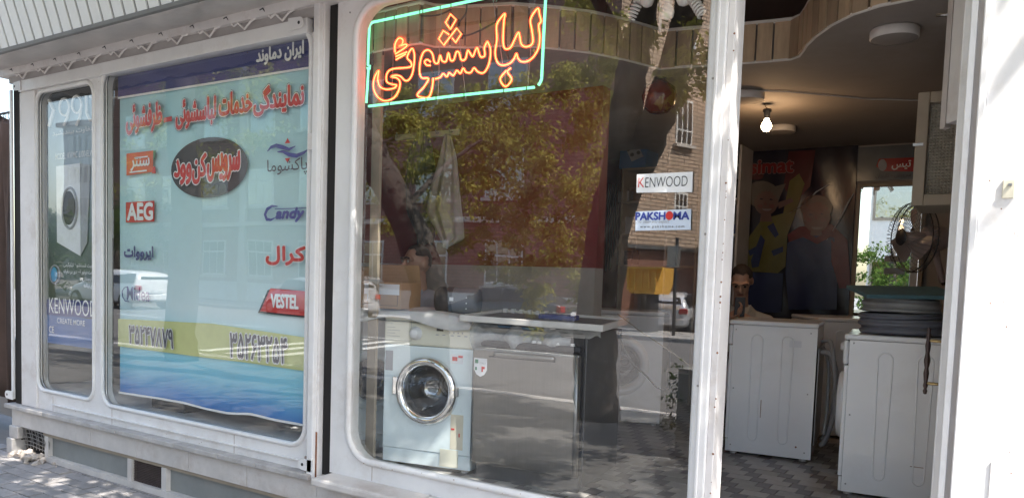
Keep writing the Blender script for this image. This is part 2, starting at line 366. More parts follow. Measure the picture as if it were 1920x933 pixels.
def shape_ar(s):
    o = []
    def joins_next(c): return c in _AR and not isinstance(_AR[c], tuple)
    for i, c in enumerate(s):
        if c not in _AR: o.append(c); continue
        pv = i > 0 and joins_next(s[i - 1]); nx = i + 1 < len(s) and s[i + 1] in _AR and joins_next(c)
        v = _AR[c]
        if isinstance(v, tuple): o.append(chr(v[1] if pv else v[0]))
        else: o.append(chr(v + (3 if pv and nx else 1 if pv else 2 if nx else 0)))   # isolated, final, initial, medial
    return ''.join(reversed(o))
def glyphs(body, off=0.0, arabic=False, shear=0, res=3, space=1.0, fill=True):
    cu = bpy.data.curves.new('t', 'FONT'); cu.body = shape_ar(body) if arabic else body; cu.offset = off; cu.resolution_u = res; cu.shear = shear; cu.space_character = space
    if not fill: cu.fill_mode = 'NONE'
    o = bpy.data.objects.new('t', cu); COL.objects.link(o)
    me = bpy.data.meshes.new_from_object(o.evaluated_get(bpy.context.evaluated_depsgraph_get())); bpy.data.objects.remove(o); bpy.data.curves.remove(cu)
    return me
def letters(name, body, x0, x1, z0, z1, y, m, parent, off=0.0, pad=None, arabic=False, shear=0, slope=0, space=1.0):
    """flat print on a plane of constant y, fitted to the box; pad (metres) thickens every stroke by that much"""
    me = glyphs(body, off or .003, arabic, shear, 4, space)
    if not len(me.vertices): return None
    ed = glyphs(body, 0, arabic, shear, 3, space, False) if pad else None
    mx = [v.co.x for v in me.vertices]; my = [v.co.y for v in me.vertices]; bx0, bx1, by0, by1 = min(mx), max(mx), min(my), max(my)
    sx = (x1 - x0) / (bx1 - bx0); sz = (z1 - z0) / (by1 - by0)
    mp = lambda c: Vector((x0 + (c.x - bx0) * sx, z0 + (c.y - by0) * sz + slope * (c.x - bx0) * sx))
    V = []; Fc = []
    for v in me.vertices: q = mp(v.co); V.append((q.x, y, q.y))
    for f in me.polygons: Fc.append(tuple(f.vertices))
    if pad:
        P2 = [mp(v.co) for v in ed.vertices]; step = 0; seen = set()
        for e in ed.edges:
            a, b = P2[e.vertices[0]], P2[e.vertices[1]]; d = b - a
            if d.length < 1e-6: continue
            n_ = Vector((-d.y, d.x)).normalized() * pad; step = (step + 1) % 37; yy = y + .00001 + step * .000012; i = len(V)
            V += [(a.x + n_.x, yy, a.y + n_.y), (b.x + n_.x, yy, b.y + n_.y), (b.x - n_.x, yy, b.y - n_.y), (a.x - n_.x, yy, a.y - n_.y)]; Fc.append((i, i + 1, i + 2, i + 3))
        for k, q in enumerate(P2):
            if k % 2: continue
            i = len(V); yy = y + .0005 + (k % 31) * .000012
            V += [(q.x + pad * math.cos(R_(60 * t)), yy, q.y + pad * math.sin(R_(60 * t))) for t in range(6)]; Fc.append(tuple(range(i, i + 6)))
    mn = bpy.data.meshes.new(name); mn.from_pydata(V, [], Fc); mn.materials.append(MT[m])
    bpy.data.meshes.remove(me)
    o = bpy.data.objects.new(name, mn); COL.objects.link(o)
    if parent:
        o.parent = parent; o.matrix_parent_inverse = (Matrix.Translation(parent.location) @ parent.rotation_euler.to_matrix().to_4x4()).inverted()
    return o
def plabel(name, body, pxl, pxr, pyt, pyb, y, m, parent, **k):     # box given by the image columns/rows of its left/right, top/bottom on plane y
    a = P(pxl, (pyt + pyb) / 2, y); b = P(pxr, (pyt + pyb) / 2, y); xc = (pxl + pxr) / 2
    t = P(xc, pyt, y); u = P(xc, pyb, y)
    return letters(name, body, a.x, b.x, u.z, t.z, y, m, parent, **k)
def panel(name, x0, x1, z0, z1, y, m, parent, th=.001, **k):
    return world_obj(name, B((x0, x1, y, y + th, z0, z1)), m, parent, **k)
def poly(name, pts, y, m, parent, th=.001, **k):
    bm = bmesh.new(); quadprism(bm, [(p[0], y, p[1]) for p in pts], (0, th, 0)); bmesh.ops.recalc_face_normals(bm, faces=bm.faces)
    return world_obj(name, bm, m, parent, **k)
# ================================================================ SETTING
FL = .44                                            # shop floor above the pavement
def struct(name, bm, m, **k): return obj(name, bm, m, kind='structure', **k)
# street
struct('ground', B((-150, 120, -160, 20, -.6, -.16)), 'asphalt')
pv = struct('pavement', B((-60, 30, -5.3, 0.35, -.3, -.02)), 'pavement')
struct('road', B((-150, 120, -17.5, -5.5, -.16, -.12)), 'asphalt')
struct('kerb', B((-60, 30, -5.5, -5.3, -.3, 0.0)), 'marble', bevel=.02)
struct('far_pavement', B((-150, 60, -20.5, -17.5, -.3, .0)), 'concrete')
bm = bmesh.new()
for k in range(24):
    x = -60 + k * 5; box(bm, x, x + 2.4, -11.55, -11.45, -.12, -.114)
for x in (-13.4, -12.6, -11.8): box(bm, x, x + .3, -11.0, -6.4, -.12, -.114)
struct('road_marking', bm, 'road_paint')
# paving bricks in view at the lower left, lying in rows that run away from the wall
n = 0; shared = {}
def pave(x0, x1, y0, y1):
    global n
    L, Wd = .2, .1; rows = int((y1 - y0) / Wd)
    for r in range(rows):
        y = y1 - (r + .5) * Wd; x = x0 + (0 if r % 2 else .1)
        while x < x1:
            key = random.randrange(4)
            if key not in shared:
                b = bmesh.new(); box(b, -.0965, .0965, -.0465, .0465, -.05, .0); bmesh.ops.bevel(b, geom=b.edges[:], offset=.004, segments=1)
                o = obj('paving_brick', b, 'paver' if key % 2 else 'paver_dark', pv); shared[key] = o
            else:
                o = shared[key].copy(); COL.objects.link(o)
            o.location = (x + .1, y, random.uniform(-.004, .003)); o.rotation_euler = (random.uniform(-.01, .01), random.uniform(-.01, .01), random.uniform(-.012, .012))
            x += L; n += 1
pave(-7.0, -4.1, -.95, .03)
# hidden filler of the rest of the pavement as joined relief
bm = bmesh.new()
for i in range(26):
    for j in range(12):
        x = -4.05 + i * .2 + (.1 if j % 2 else 0); y = -.0 - j * .1; box(bm, x + .003, x + .197, y - .097, y - .003, -.05, random.uniform(-.004, .002))
obj('paving_bricks', bm, 'paver_dark', pv, kind='stuff')

# shop shell: outer left end wall, back wall, red partition, ceilings
struct('back_wall', B((P(1166, 300, 3.98).x + .001, .62, 4.0, 4.15, FL, 3.6)), 'wall_grey')
YR0 = 1.32; zl = P(800, 495, YR0).z; xe = P(1126, 300, YR0).x
struct('red_wall', B((-6.62, xe, YR0, YR0 + .1, zl, 3.6)), 'red_wall')
struct('wainscot', B((-6.62, xe, YR0 - .015, YR0 + .1, FL, zl)), 'wainscot')
xq = P(1166, 300, 3.98).x
struct('red_back_wall', B((-6.0, xq, 3.98, 4.1, FL, 3.6)), 'red_wall')
struct('side_wall', B((.5, .62, .12, 4.0, FL, 3.6), (-6.1, -6.0, 1.43, 4.0, FL, 3.6)), 'wall_grey')
struct('left_wall', B((-6.75, -6.62, .1, 1.4, 0, 3.6)), 'wall_grey')
struct('roof', B((-6.9, 1.5, -.02, 4.3, 3.6, 3.8)), 'concrete')
struct('upper_wall', B((-6.75, .62, .0, .16, 2.96, 3.6)), 'wall_grey')
struct('lintel', B((-6.7, .4, -.06, .1, 2.925, 3.2)), 'white_paint_old')
struct('shop_floor_slab', B((-6.62, .5, .1, 4.0, .2, FL - .02)), 'concrete')
# mezzanine slab with the wavy tiled edge
edge_px = [(700, 52), (735, 60), (775, 74), (815, 86), (880, 88), (960, 84), (1040, 90), (1110, 98), (1170, 110), (1225, 124), (1238, 128), (1290, 124), (1340, 121), (1385, 118), (1440, 114), (1484, 110), (1500, 104), (1508, 94), (1514, 84), (1530, 68), (1560, 46), (1600, 26), (1650, 10), (1700, 0)]
edge = [PZ(a, b, 2.70) for a, b in edge_px]; edge = [Vector((max(-6.6, e.x), max(.14, e.y), 2.70)) for e in edge]
edge = [Vector((-6.61, .16, 2.7)), Vector((-3.2, .16, 2.7))] + edge + [Vector((-.1, .50, 2.7)), Vector((.49, .46, 2.7))]
dense = []
for a, b in zip(edge, edge[1:]):
    k = max(1, int((b - a).length / .02))
    for i in range(k): dense.append(a.lerp(b, i / k))
dense.append(edge[-1])
bm = bmesh.new(); lo = []; hi = []; bl = []; bh = []
for p in dense:
    yb = 4.0
    lo.append(bm.verts.new((p.x, p.y + .012, 2.70))); hi.append(bm.verts.new((p.x, p.y + .012, 2.895))); bl.append(bm.verts.new((p.x, yb, 2.70))); bh.append(bm.verts.new((p.x, yb, 2.895)))
for i in range(len(dense) - 1):
    bm.faces.new((lo[i], lo[i + 1], bl[i + 1], bl[i])); bm.faces.new((hi[i], bh[i], bh[i + 1], hi[i + 1])); bm.faces.new((lo[i], hi[i], hi[i + 1], lo[i + 1]))
mez = struct('mezzanine_ceiling', bm, 'ceiling')
# tiles of the edge: one object each, set along the curve
acc = 0; cur = [dense[0]]; step = .088; tiles = 0
def mez_tile(a, b):
    global tiles
    d = (b - a); L = d.length; t = d.normalized(); nrm = Vector((t.y, -t.x, 0)); g = .005
    j = random.uniform(0, .006)
    q = [a + t * g + Vector((0, 0, -.004)), b - t * g + Vector((0, 0, -.004)), b - t * g + Vector((0, 0, .192)), a + t * g + Vector((0, 0, .192))]
    o = obj('edge_tile', quadprism(bmesh.new(), q, nrm * (.014 + j)), random.choice(('wood_tile', 'wood_tile', 'wood_tile_dark')), mez); tiles += 1
i0 = 0; a = dense[0]
for p in dense[1:]:
    if (p - a).length >= .078 and p.x > -3.1:
        mez_tile(a, p); a = p
    elif p.x <= -3.1: a = p
bm = bmesh.new(); tube(bm, [p + Vector((0, -.008, -.004)) for p in dense], .008, seg=5); tube(bm, [p + Vector((0, -.01, .2)) for p in dense], .012, seg=5)
obj('edge_trim', bm, 'grout', mez)
# small parapet store wall in the dark loft
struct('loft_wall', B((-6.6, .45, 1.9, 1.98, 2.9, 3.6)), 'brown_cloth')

# floor tiles: 300 nearest as pieces, the rest joined
fl = struct('shop_floor', B((-6.0, .49, .1, 3.97, FL - .02, FL - .012)), 'black_gap')
import itertools
tm = {}
def tile_mesh(kind, hx):
    if (kind, hx) not in tm:
        b = bmesh.new(); box(b, -hx, hx, -.0485, .0485, -.012, 0); me = bpy.data.meshes.new('floor_tile'); b.to_mesh(me); b.free(); me.materials.append(MT[kind]); tm[kind, hx] = me
    return tm[kind, hx]
cand = []
for j in range(39):
    y = .17 + j * .1; x = -5.9 - (j * .055) % .21
    while x < .4:
        for wd, k in ((.135, 'floor_light' if random.random() < .75 else 'floor_mid'), (.075, 'floor_dark')):
            xc = x + wd / 2; vis = (0 if (xc > -3.0 and xc < -.2 and y < 3.0 and not (xc < -1.7 and y < 1.0)) else 5)
            cand.append((vis + (xc + .9) ** 2 * .4 + y, xc, y, k, wd / 2 - .0015)); x += wd
cand.sort()
for d, x, y, k, hx in cand[:300]:
    o = bpy.data.objects.new('floor_tile', tile_mesh(k, hx)); COL.objects.link(o); o.location = (x, y, FL + random.uniform(-.0008, .0008)); o.parent = fl
for kk in ('floor_dark', 'floor_mid', 'floor_light'):
    bm = bmesh.new()
    for d, x, y, k, hx in cand[300:]:
        if k == kk: bm.faces.new([bm.verts.new((x + a, y + b, FL)) for a, b in ((-hx, -.0485), (hx, -.0485), (hx, .0485), (-hx, .0485))])
    obj('floor_tiles', bm, kk, fl, kind='stuff')

# plinth under the windows
pl = thing('plinth_wall', 'low stone clad plinth with worn grey sill slabs under the two shop windows', 'wall', (-3.8, 0, 0))
W = lambda name, bm, m, **k: world_obj(name, bm, m, pl, **k)
W('core', B((-6.55, -.95, .02, .14, 0, .36)), 'concrete')
xs = [-6.56, -5.62, -5.42, -4.86, -4.28, -3.72, -3.13, -2.62, -2.05, -1.5, -.95]
for a, b in zip(xs, xs[1:]):
    W('cladding_slab', B((a + .002, b - .002, -.05 + random.uniform(0, .003), .02, .215, .352)), 'marble', bevel=.002)
xs = [-6.6, -6.02, -5.6, -5.05, -4.62, -4.38, -3.95, -3.6, -3.16]
for a, b in zip(xs, xs[1:]):
    W('sill_slab', B((a + .002, b - .002, -.085 + random.uniform(-.003, .003), .1, .352, .385)), 'marble_top', bevel=.006)
xs = [-3.06, -2.36, -1.7, -.96]
for a, b in zip(xs, xs[1:]):
    W('sill_slab', B((a + .002, b - .002, -.16 + random.uniform(-.003, .003), .1, .36, .405)), 'marble', bevel=.012)
W('lower_rail', B((-6.1, -.95, -.035, .02, .19, .2135)), 'beige_frame')
W('bottom_rail', B((-6.05, -.95, -.05, .01, 0, .04)), 'marble')
for x in (-6.07, -4.97, -4.58, -3.3, -2.0): W('mullion', B((x, x + .05, -.04, .015, .04, .19)), 'marble')
for a, b in ((-6.02, -4.97), (-4.53, -3.3), (-3.25, -2.0), (-1.95, -.96)): W('basement_panel', B((a, b, -.006, .01, .04, .19)), 'grey_board')
W('vent_backing', B((-4.92, -4.58, .0, .012, .04, .19)), 'black_gap')
bm = bmesh.new()
for k in range(28): box(bm, -4.92 + k * .0122, -4.916 + k * .0122, -.02, -.016, .04, .19)
for k in range(13): box(bm, -4.92, -4.58, -.0245, -.0205, .044 + k * .0115, .0475 + k * .0115)
W('vent_grille', bm, 'vent_brown')
W('corner_post', B((-6.56, -6.42, -.07, .02, .12, .215), (-6.56, -6.47, -.09, .02, 0, .1195)), 'marble_top', bevel=.008)
bm = bmesh.new()
for k in range(9):
    x = -6.42 + k * .045; tube(bm, [(x, -.03, .21), (x + .05, -.035 - .01 * (k % 2), .14), (x + .03, -.03, .06)], .0035, seg=4)
for k in range(5):
    z = .2 - k * .03; tube(bm, [(-6.42, -.03, z), (-6.25, -.045, z + .012), (-6.06, -.03, z - .012)], .0035, seg=4)
W('wire_mesh', bm, 'grey_metal'); W('vent_hole', B((-6.42, -6.07, -.005, .01, .03, .215)), 'black_gap')
# rubble pile
bm = bmesh.new()
for k in range(70):
    x = random.gauss(-6.2, .13); y = -.04 - abs(random.gauss(0, .06)); s = random.uniform(.008, .035)
    z = max(.0, .06 - abs(x + 6.2) * .22) * random.random(); mtx = Matrix.Translation((x, y, z)) @ Matrix.Rotation(random.random() * 6, 4, 'Z') @ Matrix.Rotation(random.random() * 3, 4, 'X') @ Matrix.Diagonal((s * 1.3, s, s * .7, 1))
    bmesh.ops.create_icosphere(bm, subdivisions=1, radius=1, matrix=mtx)
for v in bm.verts: v.co += Vector((random.uniform(-1, 1), random.uniform(-1, 1), random.uniform(-1, 1))) * .008
tag(obj('rubble_heap', bm, 'rubble_tan', kind='stuff'), 'small heap of broken mortar and rubble against the left end of the plinth', 'rubble')

# ================================================================ LEFT SHOP WINDOW
lw = thing('shop_window', 'long white metal shop window with two rounded openings and the blue advertising banner behind it', 'shop window', (-4.9, 0, .385))
Wl = lambda name, bm, m, **k: world_obj(name, bm, m, lw, **k)
zb, zt = .385, 2.885
h1 = rrect(P(73, 450).x, P(180, 450).x, P(120, 738).z, P(125, 163).z, .10); h2 = rrect(P(195, 450).x, P(582, 450).x, P(400, 800).z, P(480, 72).z, .12)
xm = (P(180, 450).x + P(200, 450).x) / 2
Wl('frame', plate_with_hole(plate_with_hole(bmesh.new(), P(64, 450, -.012).x, xm, zb, 2.80, h1, -.012, .06), xm, -3.225, zb, 2.80, h2, -.012, .06), 'white_paint')
for h in (h1, h2):
    Wl('bead', T([(x, -.012, z) for x, z in h], .016, closed=True, seg=8), 'white_paint', smooth=True)
    Wl('gasket', T([(x, .012, z) for x, z in rrect(min(p[0] for p in h) + .006, max(p[0] for p in h) - .006, min(p[1] for p in h) + .006, max(p[1] for p in h) - .006, .1)], .009, closed=True, seg=6), 'grey_metal', smooth=True)
def pane(nm, h, y, par, m='shop_glass'):
    x0, x1 = min(p[0] for p in h) - .02, max(p[0] for p in h) + .02; z0, z1 = min(p[1] for p in h) - .02, max(p[1] for p in h) + .02
    bm = bmesh.new(); bm.faces.new([bm.verts.new(p) for p in ((x0, y, z0), (x1, y, z0), (x1, y, z1), (x0, y, z1))])
    return world_obj(nm, bm, m, par)
pane('pane', h1, .02, lw, 'banner_glass'); pane('pane', h2, .02, lw, 'banner_glass')
# top bar with hinge ears, side posts
Wl('top_bar', B((P(34, 160, -.045).x, -3.27, -.045, -.0, 2.79, 2.872)), 'white_paint', bevel=.004)
def ear(par, x, z, y, dx, m='white_paint'):
    bm = bmesh.new(); pts = [(x, z - .035), (x + dx * .09, z - .03)] + [(x + dx * (.09 + .03 * math.cos(a)), z + .03 * math.sin(a)) for a in [R_(-80 + 20 * k) for k in range(9)]] + [(x + dx * .09, z + .03), (x, z + .035)]
    quadprism(bm, [(p[0], y, p[1]) for p in pts], (0, .008, 0)); bmesh.ops.recalc_face_normals(bm, faces=bm.faces)
    e = world_obj('lock_ear', bm, m, par)
    h = world_obj('eyelet', LT([(0, 0), (.009, 0), (.009, .002), (0, .002)], (x + dx * .085, y - .0015, z), 'y', 12), 'print_black', e.parent); return e
ear(lw, P(38, 160, -.05).x, 2.835, -.052, -1); ear(lw, -3.40, 2.845, -.062, 1)
Wl('step_bracket', B((-6.0, -3.3, -.03, -.013, .435, .441)), 'white_paint')
Wl('left_stile', B((P(38, 450, -.03).x, P(66, 450, -.03).x, -.03, .05, zb, 2.789)), 'white_paint_old', bevel=.006)
Wl('right_stile', B((-3.225, -3.145, -.035, .05, .35, 2.93)), 'white_paint_old', bevel=.005)
Wl('right_rib', B((P(592, 450, -.04).x - .025, P(592, 450, -.04).x + .02, -.06, -.013, .36, 2.93)), 'white_paint', bevel=.006)
Wl('latch_plate', B((-3.245, -3.19, -.052, -.036, 2.16, 2.25)), 'white_paint_old', bevel=.003)
ear(lw, -3.15, .43, -.06, -1)
bp_ = thing('guide_post', 'thin black steel post with white lock strip at the far left end of the shopfront', 'post', (-6.66, 0, 0))
world_obj('post', B((P(27.5, 450, -.02).x, P(38, 450, -.02).x - .001, -.02, .08, 0.1, 2.97)), 'black_gap', bp_); world_obj('strip', B((P(22, 450, -.03).x, P(26, 450, -.03).x, -.04, -.028, .42, 2.82)), 'white_paint', bp_); ear(bp_, P(22, 450, -.05).x, .45, -.055, -1)
gp = obj('shutter_channel', B((-3.14, -3.075, .0, .08, .38, 2.93)), 'black_gap'); tag(gp, 'narrow black vertical shutter channel between the two shop windows', 'channel')

# seams, screws and rust of the frames
for x in (P(213, 790).x, P(442, 835).x, -6.0): Wl('weld_seam', B((x, x + .003, -.0135, -.0121, .386, .50)), 'rust_line')
for k in range(60):
    x = random.uniform(-6.5, -3.25); z = random.choice((random.uniform(.39, .43), random.uniform(.39, .5), 2.76)); s_ = random.uniform(.001, .0035)
    if k < 24: Wl('paint_chip', LT([(0, -.0135), (s_, -.0131), (0, -.0125)], (x, 0, z), 'y', 5), 'rust')
Wl('corner_dirt', B((-3.16, -3.146, -.0365, -.0355, .352, .62)), 'rust'); Wl('corner_dirt', B((-3.243, -3.226, -.0365, -.013, .352, .47)), 'rust_line')

# ================================================================ RIGHT SHOP WINDOW
rw = thing('shop_window', 'large white framed shop window with rounded corners showing the washing machines and the neon sign', 'shop window', (-2, 0, .405))
Wr = lambda name, bm, m, **k: world_obj(name, bm, m, rw, **k)
h3 = rrect(P(664, 450).x, P(1325, 450).x + .2, P(900, 908).z, P(720, 8).z + .015, .16)
xr = P(1322, 450).x
h3 = [(min(p[0], xr), p[1]) for p in h3]
# right side has square corners: rebuild the opening with rounded left corners only
x0 = min(p[0] for p in h3); z0 = min(p[1] for p in h3); z1 = max(p[1] for p in h3); r = .16; pts = []
for k in range(9): pts.append((x0 + r + r * math.cos(R_(90 + 90 * k / 8)), z1 - r + r * math.sin(R_(90 + 90 * k / 8))))
for k in range(1, 8): pts.append((x0, z1 - r - (z1 - z0 - 2 * r) * k / 8))
for k in range(9): pts.append((x0 + r + r * math.cos(R_(180 + 90 * k / 8)), z0 + r + r * math.sin(R_(180 + 90 * k / 8))))
for k in range(1, 6): pts.append((x0 + r + (xr - x0 - r) * k / 6, z0))
for k in range(0, 7): pts.append((xr, z0 + (z1 - z0) * k / 6))
for k in range(1, 6): pts.append((xr - (xr - x0 - r) * k / 6, z1))
h3 = pts
Wr('frame', plate_with_hole(bmesh.new(), -3.07, xr + .005, .405, 2.925, h3, -.012, .06), 'white_paint')
Wr('bead', T([(x, -.014, z) for x, z in h3], .019, closed=True, seg=8), 'white_paint', smooth=True)
bm = bmesh.new(); bm.faces.new([bm.verts.new(p) for p in ((x0 - .02, .02, z0 - .02), (xr + .02, .02, z0 - .02), (xr + .02, .02, z1 + .02), (x0 - .02, .02, z1 + .02))]); Wr('pane', bm, 'shop_glass')
Wr('inner_stile', B((x0 - .03, x0 + .03, .15, .17, .42, 2.9)), 'beige_frame')
Wr('corner_screw', LT([(0, 0), (.005, 0), (.004, .003), (0, .003)], (-2.98, -.016, 2.86), 'y', 8), 'grey_metal')
# mullion between window and doorway: stepped profile
x1m = P(1360, 466).x
Wr('mullion', B((xr - .001, x1m - .028, -.035, .07, .0, 2.925)), 'white_paint', bevel=.006)
Wr('mullion_edge', B((x1m - .028, x1m, -.02, .10, .0, 2.925)), 'white_paint_old', bevel=.004)
Wr('mullion_rib', B((xr + .018, xr + .03, -.045, -.0355, .0, 2.925)), 'white_paint', bevel=.003)
bm = bmesh.new()
for k in range(46):
    x = random.uniform(-2.8, -1.2); lathe(bm, [(0, -.031), (random.uniform(.0015, .004), -.0305), (0, -.03)], (x, 0, z0 - .002 + random.uniform(-.006, .01)), 'y', 6)
Wr('paint_chips', bm, 'rust')
for x in (P(700, 890).x, P(980, 930).x): Wr('weld_seam', B((x, x + .003, -.0135, -.0121, .41, z0 - .02)), 'rust_line')
for z in (.5, 1.1, 1.7, 2.3, 2.8): Wr('screw', LT([(0, 0), (.005, 0), (.004, .003), (0, .003)], (xr + .012, -.038, z), 'y', 8), 'grey_metal')
bm = bmesh.new()
for k in range(26):
    z = random.uniform(.4, 2.9); s_ = random.uniform(.0015, .005); lathe(bm, [(0, -.0225), (s_, -.0215), (0, -.0205)], (x1m - random.uniform(.0, .004), 0, z), 'y', 5)
Wr('paint_chips', bm, 'rust')
# ================================================================ DOORWAY, DOOR, RIGHT PILLAR
df = thing('door_frame', 'white stepped steel door frame on the right of the open doorway', 'door frame', (-.1, 0, 0))
Wd = lambda name, bm, m, **k: world_obj(name, bm, m, df, **k)
Wd('jamb_inner', B((-.152, -.132, -.02, .08, .4, 2.925)), 'white_paint', bevel=.003)
Wd('jamb_groove', B((-.133, -.115, .0, .07, .4, 2.925)), 'canvas')
Wd('jamb_outer', B((-.115, -.092, -.035, .08, .4, 2.925)), 'white_paint', bevel=.004)
Wd('threshold', B((-.94, -.12, -.1, .12, .3, .43)), 'marble')
pr = thing('pillar', 'white painted pillar right of the doorway with a small cream switch plate', 'pillar', (.2, 0, 0))
world_obj('face', B((-.091, .62, -.02, .12, 0, 3.0)), 'white_paint', pr); world_obj('strip', B((-.004, .03, -.024, -.0201, 0.2, .95)), 'white_paint_old', pr)
sp_ = world_obj('switch_plate', B((P(1880, 350).x, P(1903, 350).x, -.026, -.0202, P(1890, 372, -.02).z, P(1890, 337, -.02).z)), 'cream', pr, bevel=.002); q = P(1894, 346, -.03)
world_obj('switch', B((q.x - .005, q.x + .005, -.032, -.0262, q.z - .004, q.z + .004)), 'grey_metal', pr)
bm = bmesh.new()
for k in range(14): lathe(bm, [(0, -.0225), (random.uniform(.001, .003), -.022), (0, -.0205)], (random.uniform(-.07, .06), 0, random.uniform(.9, 2.4)), 'y', 6)
world_obj('paint_chips', bm, 'rust', pr)
dl = thing('shop_door', 'glazed white metal shop door standing open inward with a turned wooden pull handle', 'door', (-.157, .06, FL))
dl.rotation_euler.z = R_(90.4)
for nm, b in (('stile', (0, .07, -.02, .02, .01, 2.4)), ('stile', (.73, .80, -.02, .02, .01, 2.4)), ('rail', (.07, .73, -.02, .02, .01, .2)), ('rail', (.07, .73, -.02, .02, 2.3, 2.4))):
    obj(nm, B(b), 'white_paint', dl, bevel=.004)
bm = bmesh.new(); bm.faces.new([bm.verts.new(p) for p in ((.07, 0, .2), (.73, 0, .2), (.73, 0, 2.3), (.07, 0, 2.3))]); obj('pane', bm, 'door_glass', dl)
hh = LT([(0, -.135), (.006, -.132), (.0085, -.12), (.0055, -.112), (.009, -.1), (.007, -.085), (.0105, -.05), (.0075, -.03), (.0115, -.005), (.0115, .005), (.0075, .03), (.0105, .06), (.007, .085), (.009, .1), (.0055, .112), (.0075, .125), (0, .135)], (0, 0, 0), 'z', 14)
hd = obj('handle', hh, 'turned_wood', dl, smooth=True); hd.location = (.4, .085, .79)
for z in (-.09, .08): o = obj('handle_mount', T([(0, 0, 0), (0, -.066, 0)], .006), 'brass', hd, smooth=True); o.location = (0, -.0, z)
for z in (-.09, .08): o = obj('rosette', LT([(0, 0), (.018, 0), (.018, .004), (0, .004)], (0, 0, 0), 'y', 14), 'grey_metal', hd); o.location = (0, -.062, z)

# ================================================================ CANOPY
cn = thing('canopy', 'slatted white canopy fascia with a grey bottom rail and a sagging grey plastic sheet beneath', 'canopy', (-3, -.45, 2.9))
Wc = lambda name, bm, m, **k: world_obj(name, bm, m, cn, **k)
zc = 2.90; yc = -.45; ta = R_(73); dv = Vector((0, -math.cos(ta), math.sin(ta)))
Wc('fascia_backing', quadprism(bmesh.new(), [(-7.2, yc, zc), (-2.2, yc, zc), tuple(Vector((-2.2, yc, zc)) + dv * .9), tuple(Vector((-7.2, yc, zc)) + dv * .9)], (0, .02, .008)), 'slat_gap')
n = 0; x = -7.2
while x < -2.25:
    a = Vector((x + .010, yc - .002, zc + .01)); b = Vector((x + .102, yc - .002, zc + .01))
    bm = quadprism(bmesh.new(), [a, b, b + dv * .88, a + dv * .88], (0, -.012, -.004)); bmesh.ops.recalc_face_normals(bm, faces=bm.faces)
    Wc('fascia_slat', bm, 'slat_white', bevel=.003); x += .112
Wc('bottom_rail', T([(-7.2, yc - .005, zc), (-2.2, yc - .005, zc)], .018, seg=6), 'slat_gap')
def shf(u, v):
    v = min(1, v)
    x = -6.66 + u * 4.45; y = yc + .012 + v * (-.03 - yc - .012); z = zc - .004 + v ** .75 * (2.99 - zc)
    sag = math.sin(v * math.pi) * (1 - v * .8) * (.035 + .02 * math.sin(x * 4.1) + .016 * math.sin(x * 9.3 + v * 5))
    return (x, y, z - sag + .007 * math.sin(x * 21 + v * 14) * (1 - v) + .004 * math.sin(x * 47 + v * 19) * (1 - v))
sheet('plastic_sheet', shf, 120, 10, 'canvas', None, thick=.004).parent = cn
bpy.data.objects['plastic_sheet'].matrix_parent_inverse = Matrix.Translation(cn.location).inverted()
Wc('soffit', B((-7.1, -2.2, -.44, -.02, 3.09, 3.11)), 'slat_gap')
# zigzag lacing along the sheet
bm = bmesh.new(); pts = []; x = -6.5; k = 0
zz = [(.0, .0), (.07, .03), (.10, .0), (.17, -.045), (.22, -.02), (.27, -.028), (.31, .01)]
zz = [(0, .035), (.055, .012), (.095, .02), (.15, -.018), (.185, -.004), (.215, .004), (.26, .022)]
while x < -3.35:
    for a, b in [(0, .08), (.065, .034), (.10, .046), (.16, .002), (.215, .042), (.255, .046)]:
        pts.append((x + a, -.05, 2.877 + b + random.uniform(-.004, .004)))
    x += .32
pts = [p for p in pts if p[0] < -3.3]
tag(obj('zigzag_lacing', T(pts, .0065, seg=6), 'rope'), 'white zigzag lacing strip strung above the left shop window under the canopy', 'lacing')
# wire ties
lacing = bpy.data.objects['zigzag_lacing']; x = -6.5
while x < -3.4:
    bm = bmesh.new(); tube(bm, [(x - .02, -.058, 2.962), (x + .01, -.062, 2.966), (x + .028, -.055, 2.94), (x + .045, -.052, 2.925)], .004, seg=5); x += .32; obj('wire_tie', bm, 'dark_metal', lacing)
o = obj('gap_shadow_strip', B((-6.6, -3.15, -.03, -.008, 2.874, 3.04)), 'shade_panel', lw); o.matrix_parent_inverse = Matrix.Translation(lw.location).inverted()  # grey strip colours in the shadow of the gap behind the lacing
# neighbour at the far left: brown cloth and dark things
nb = thing('hanging_cloth', 'brown cloth hanging in folds outside the neighbouring shop at the far left edge', 'cloth', (P(5, 400, .3).x, .3, .6))
ca, cb0 = P(-60, 400, .3).x, P(23, 400, .3).x; cz0, cz1 = P(10, 745, .3).z, P(10, 225, .3).z
def cf(u, v): return (ca + u * (cb0 - ca), .3 + .04 * math.sin(u * 29 + v * 3) + .02 * math.sin(u * 61), cz0 + v * (cz1 - cz0) + .05 * math.sin(u * 11))
o = sheet('cloth', cf, 60, 12, 'brown_cloth', None, thick=.005); o.parent = nb; o.matrix_parent_inverse = Matrix.Translation(nb.location).inverted()
world_obj('rail', T([(ca, .3, cz1 + .05), (cb0, .3, cz1 + .06)], .012), 'dark_metal', nb)
for k in range(10): world_obj('ring', T([(ca + (k + .5) * (cb0 - ca) / 10 + .015 * math.cos(a), .3, cz1 + .03 + .03 * math.sin(a)) for a in [R_(45 * q) for q in range(8)]], .004, closed=True, seg=4), 'dark_metal', nb)
struct('neighbour_wall', B((-9.6, -7.1, .62, .8, 0, .75)), 'wall_grey')
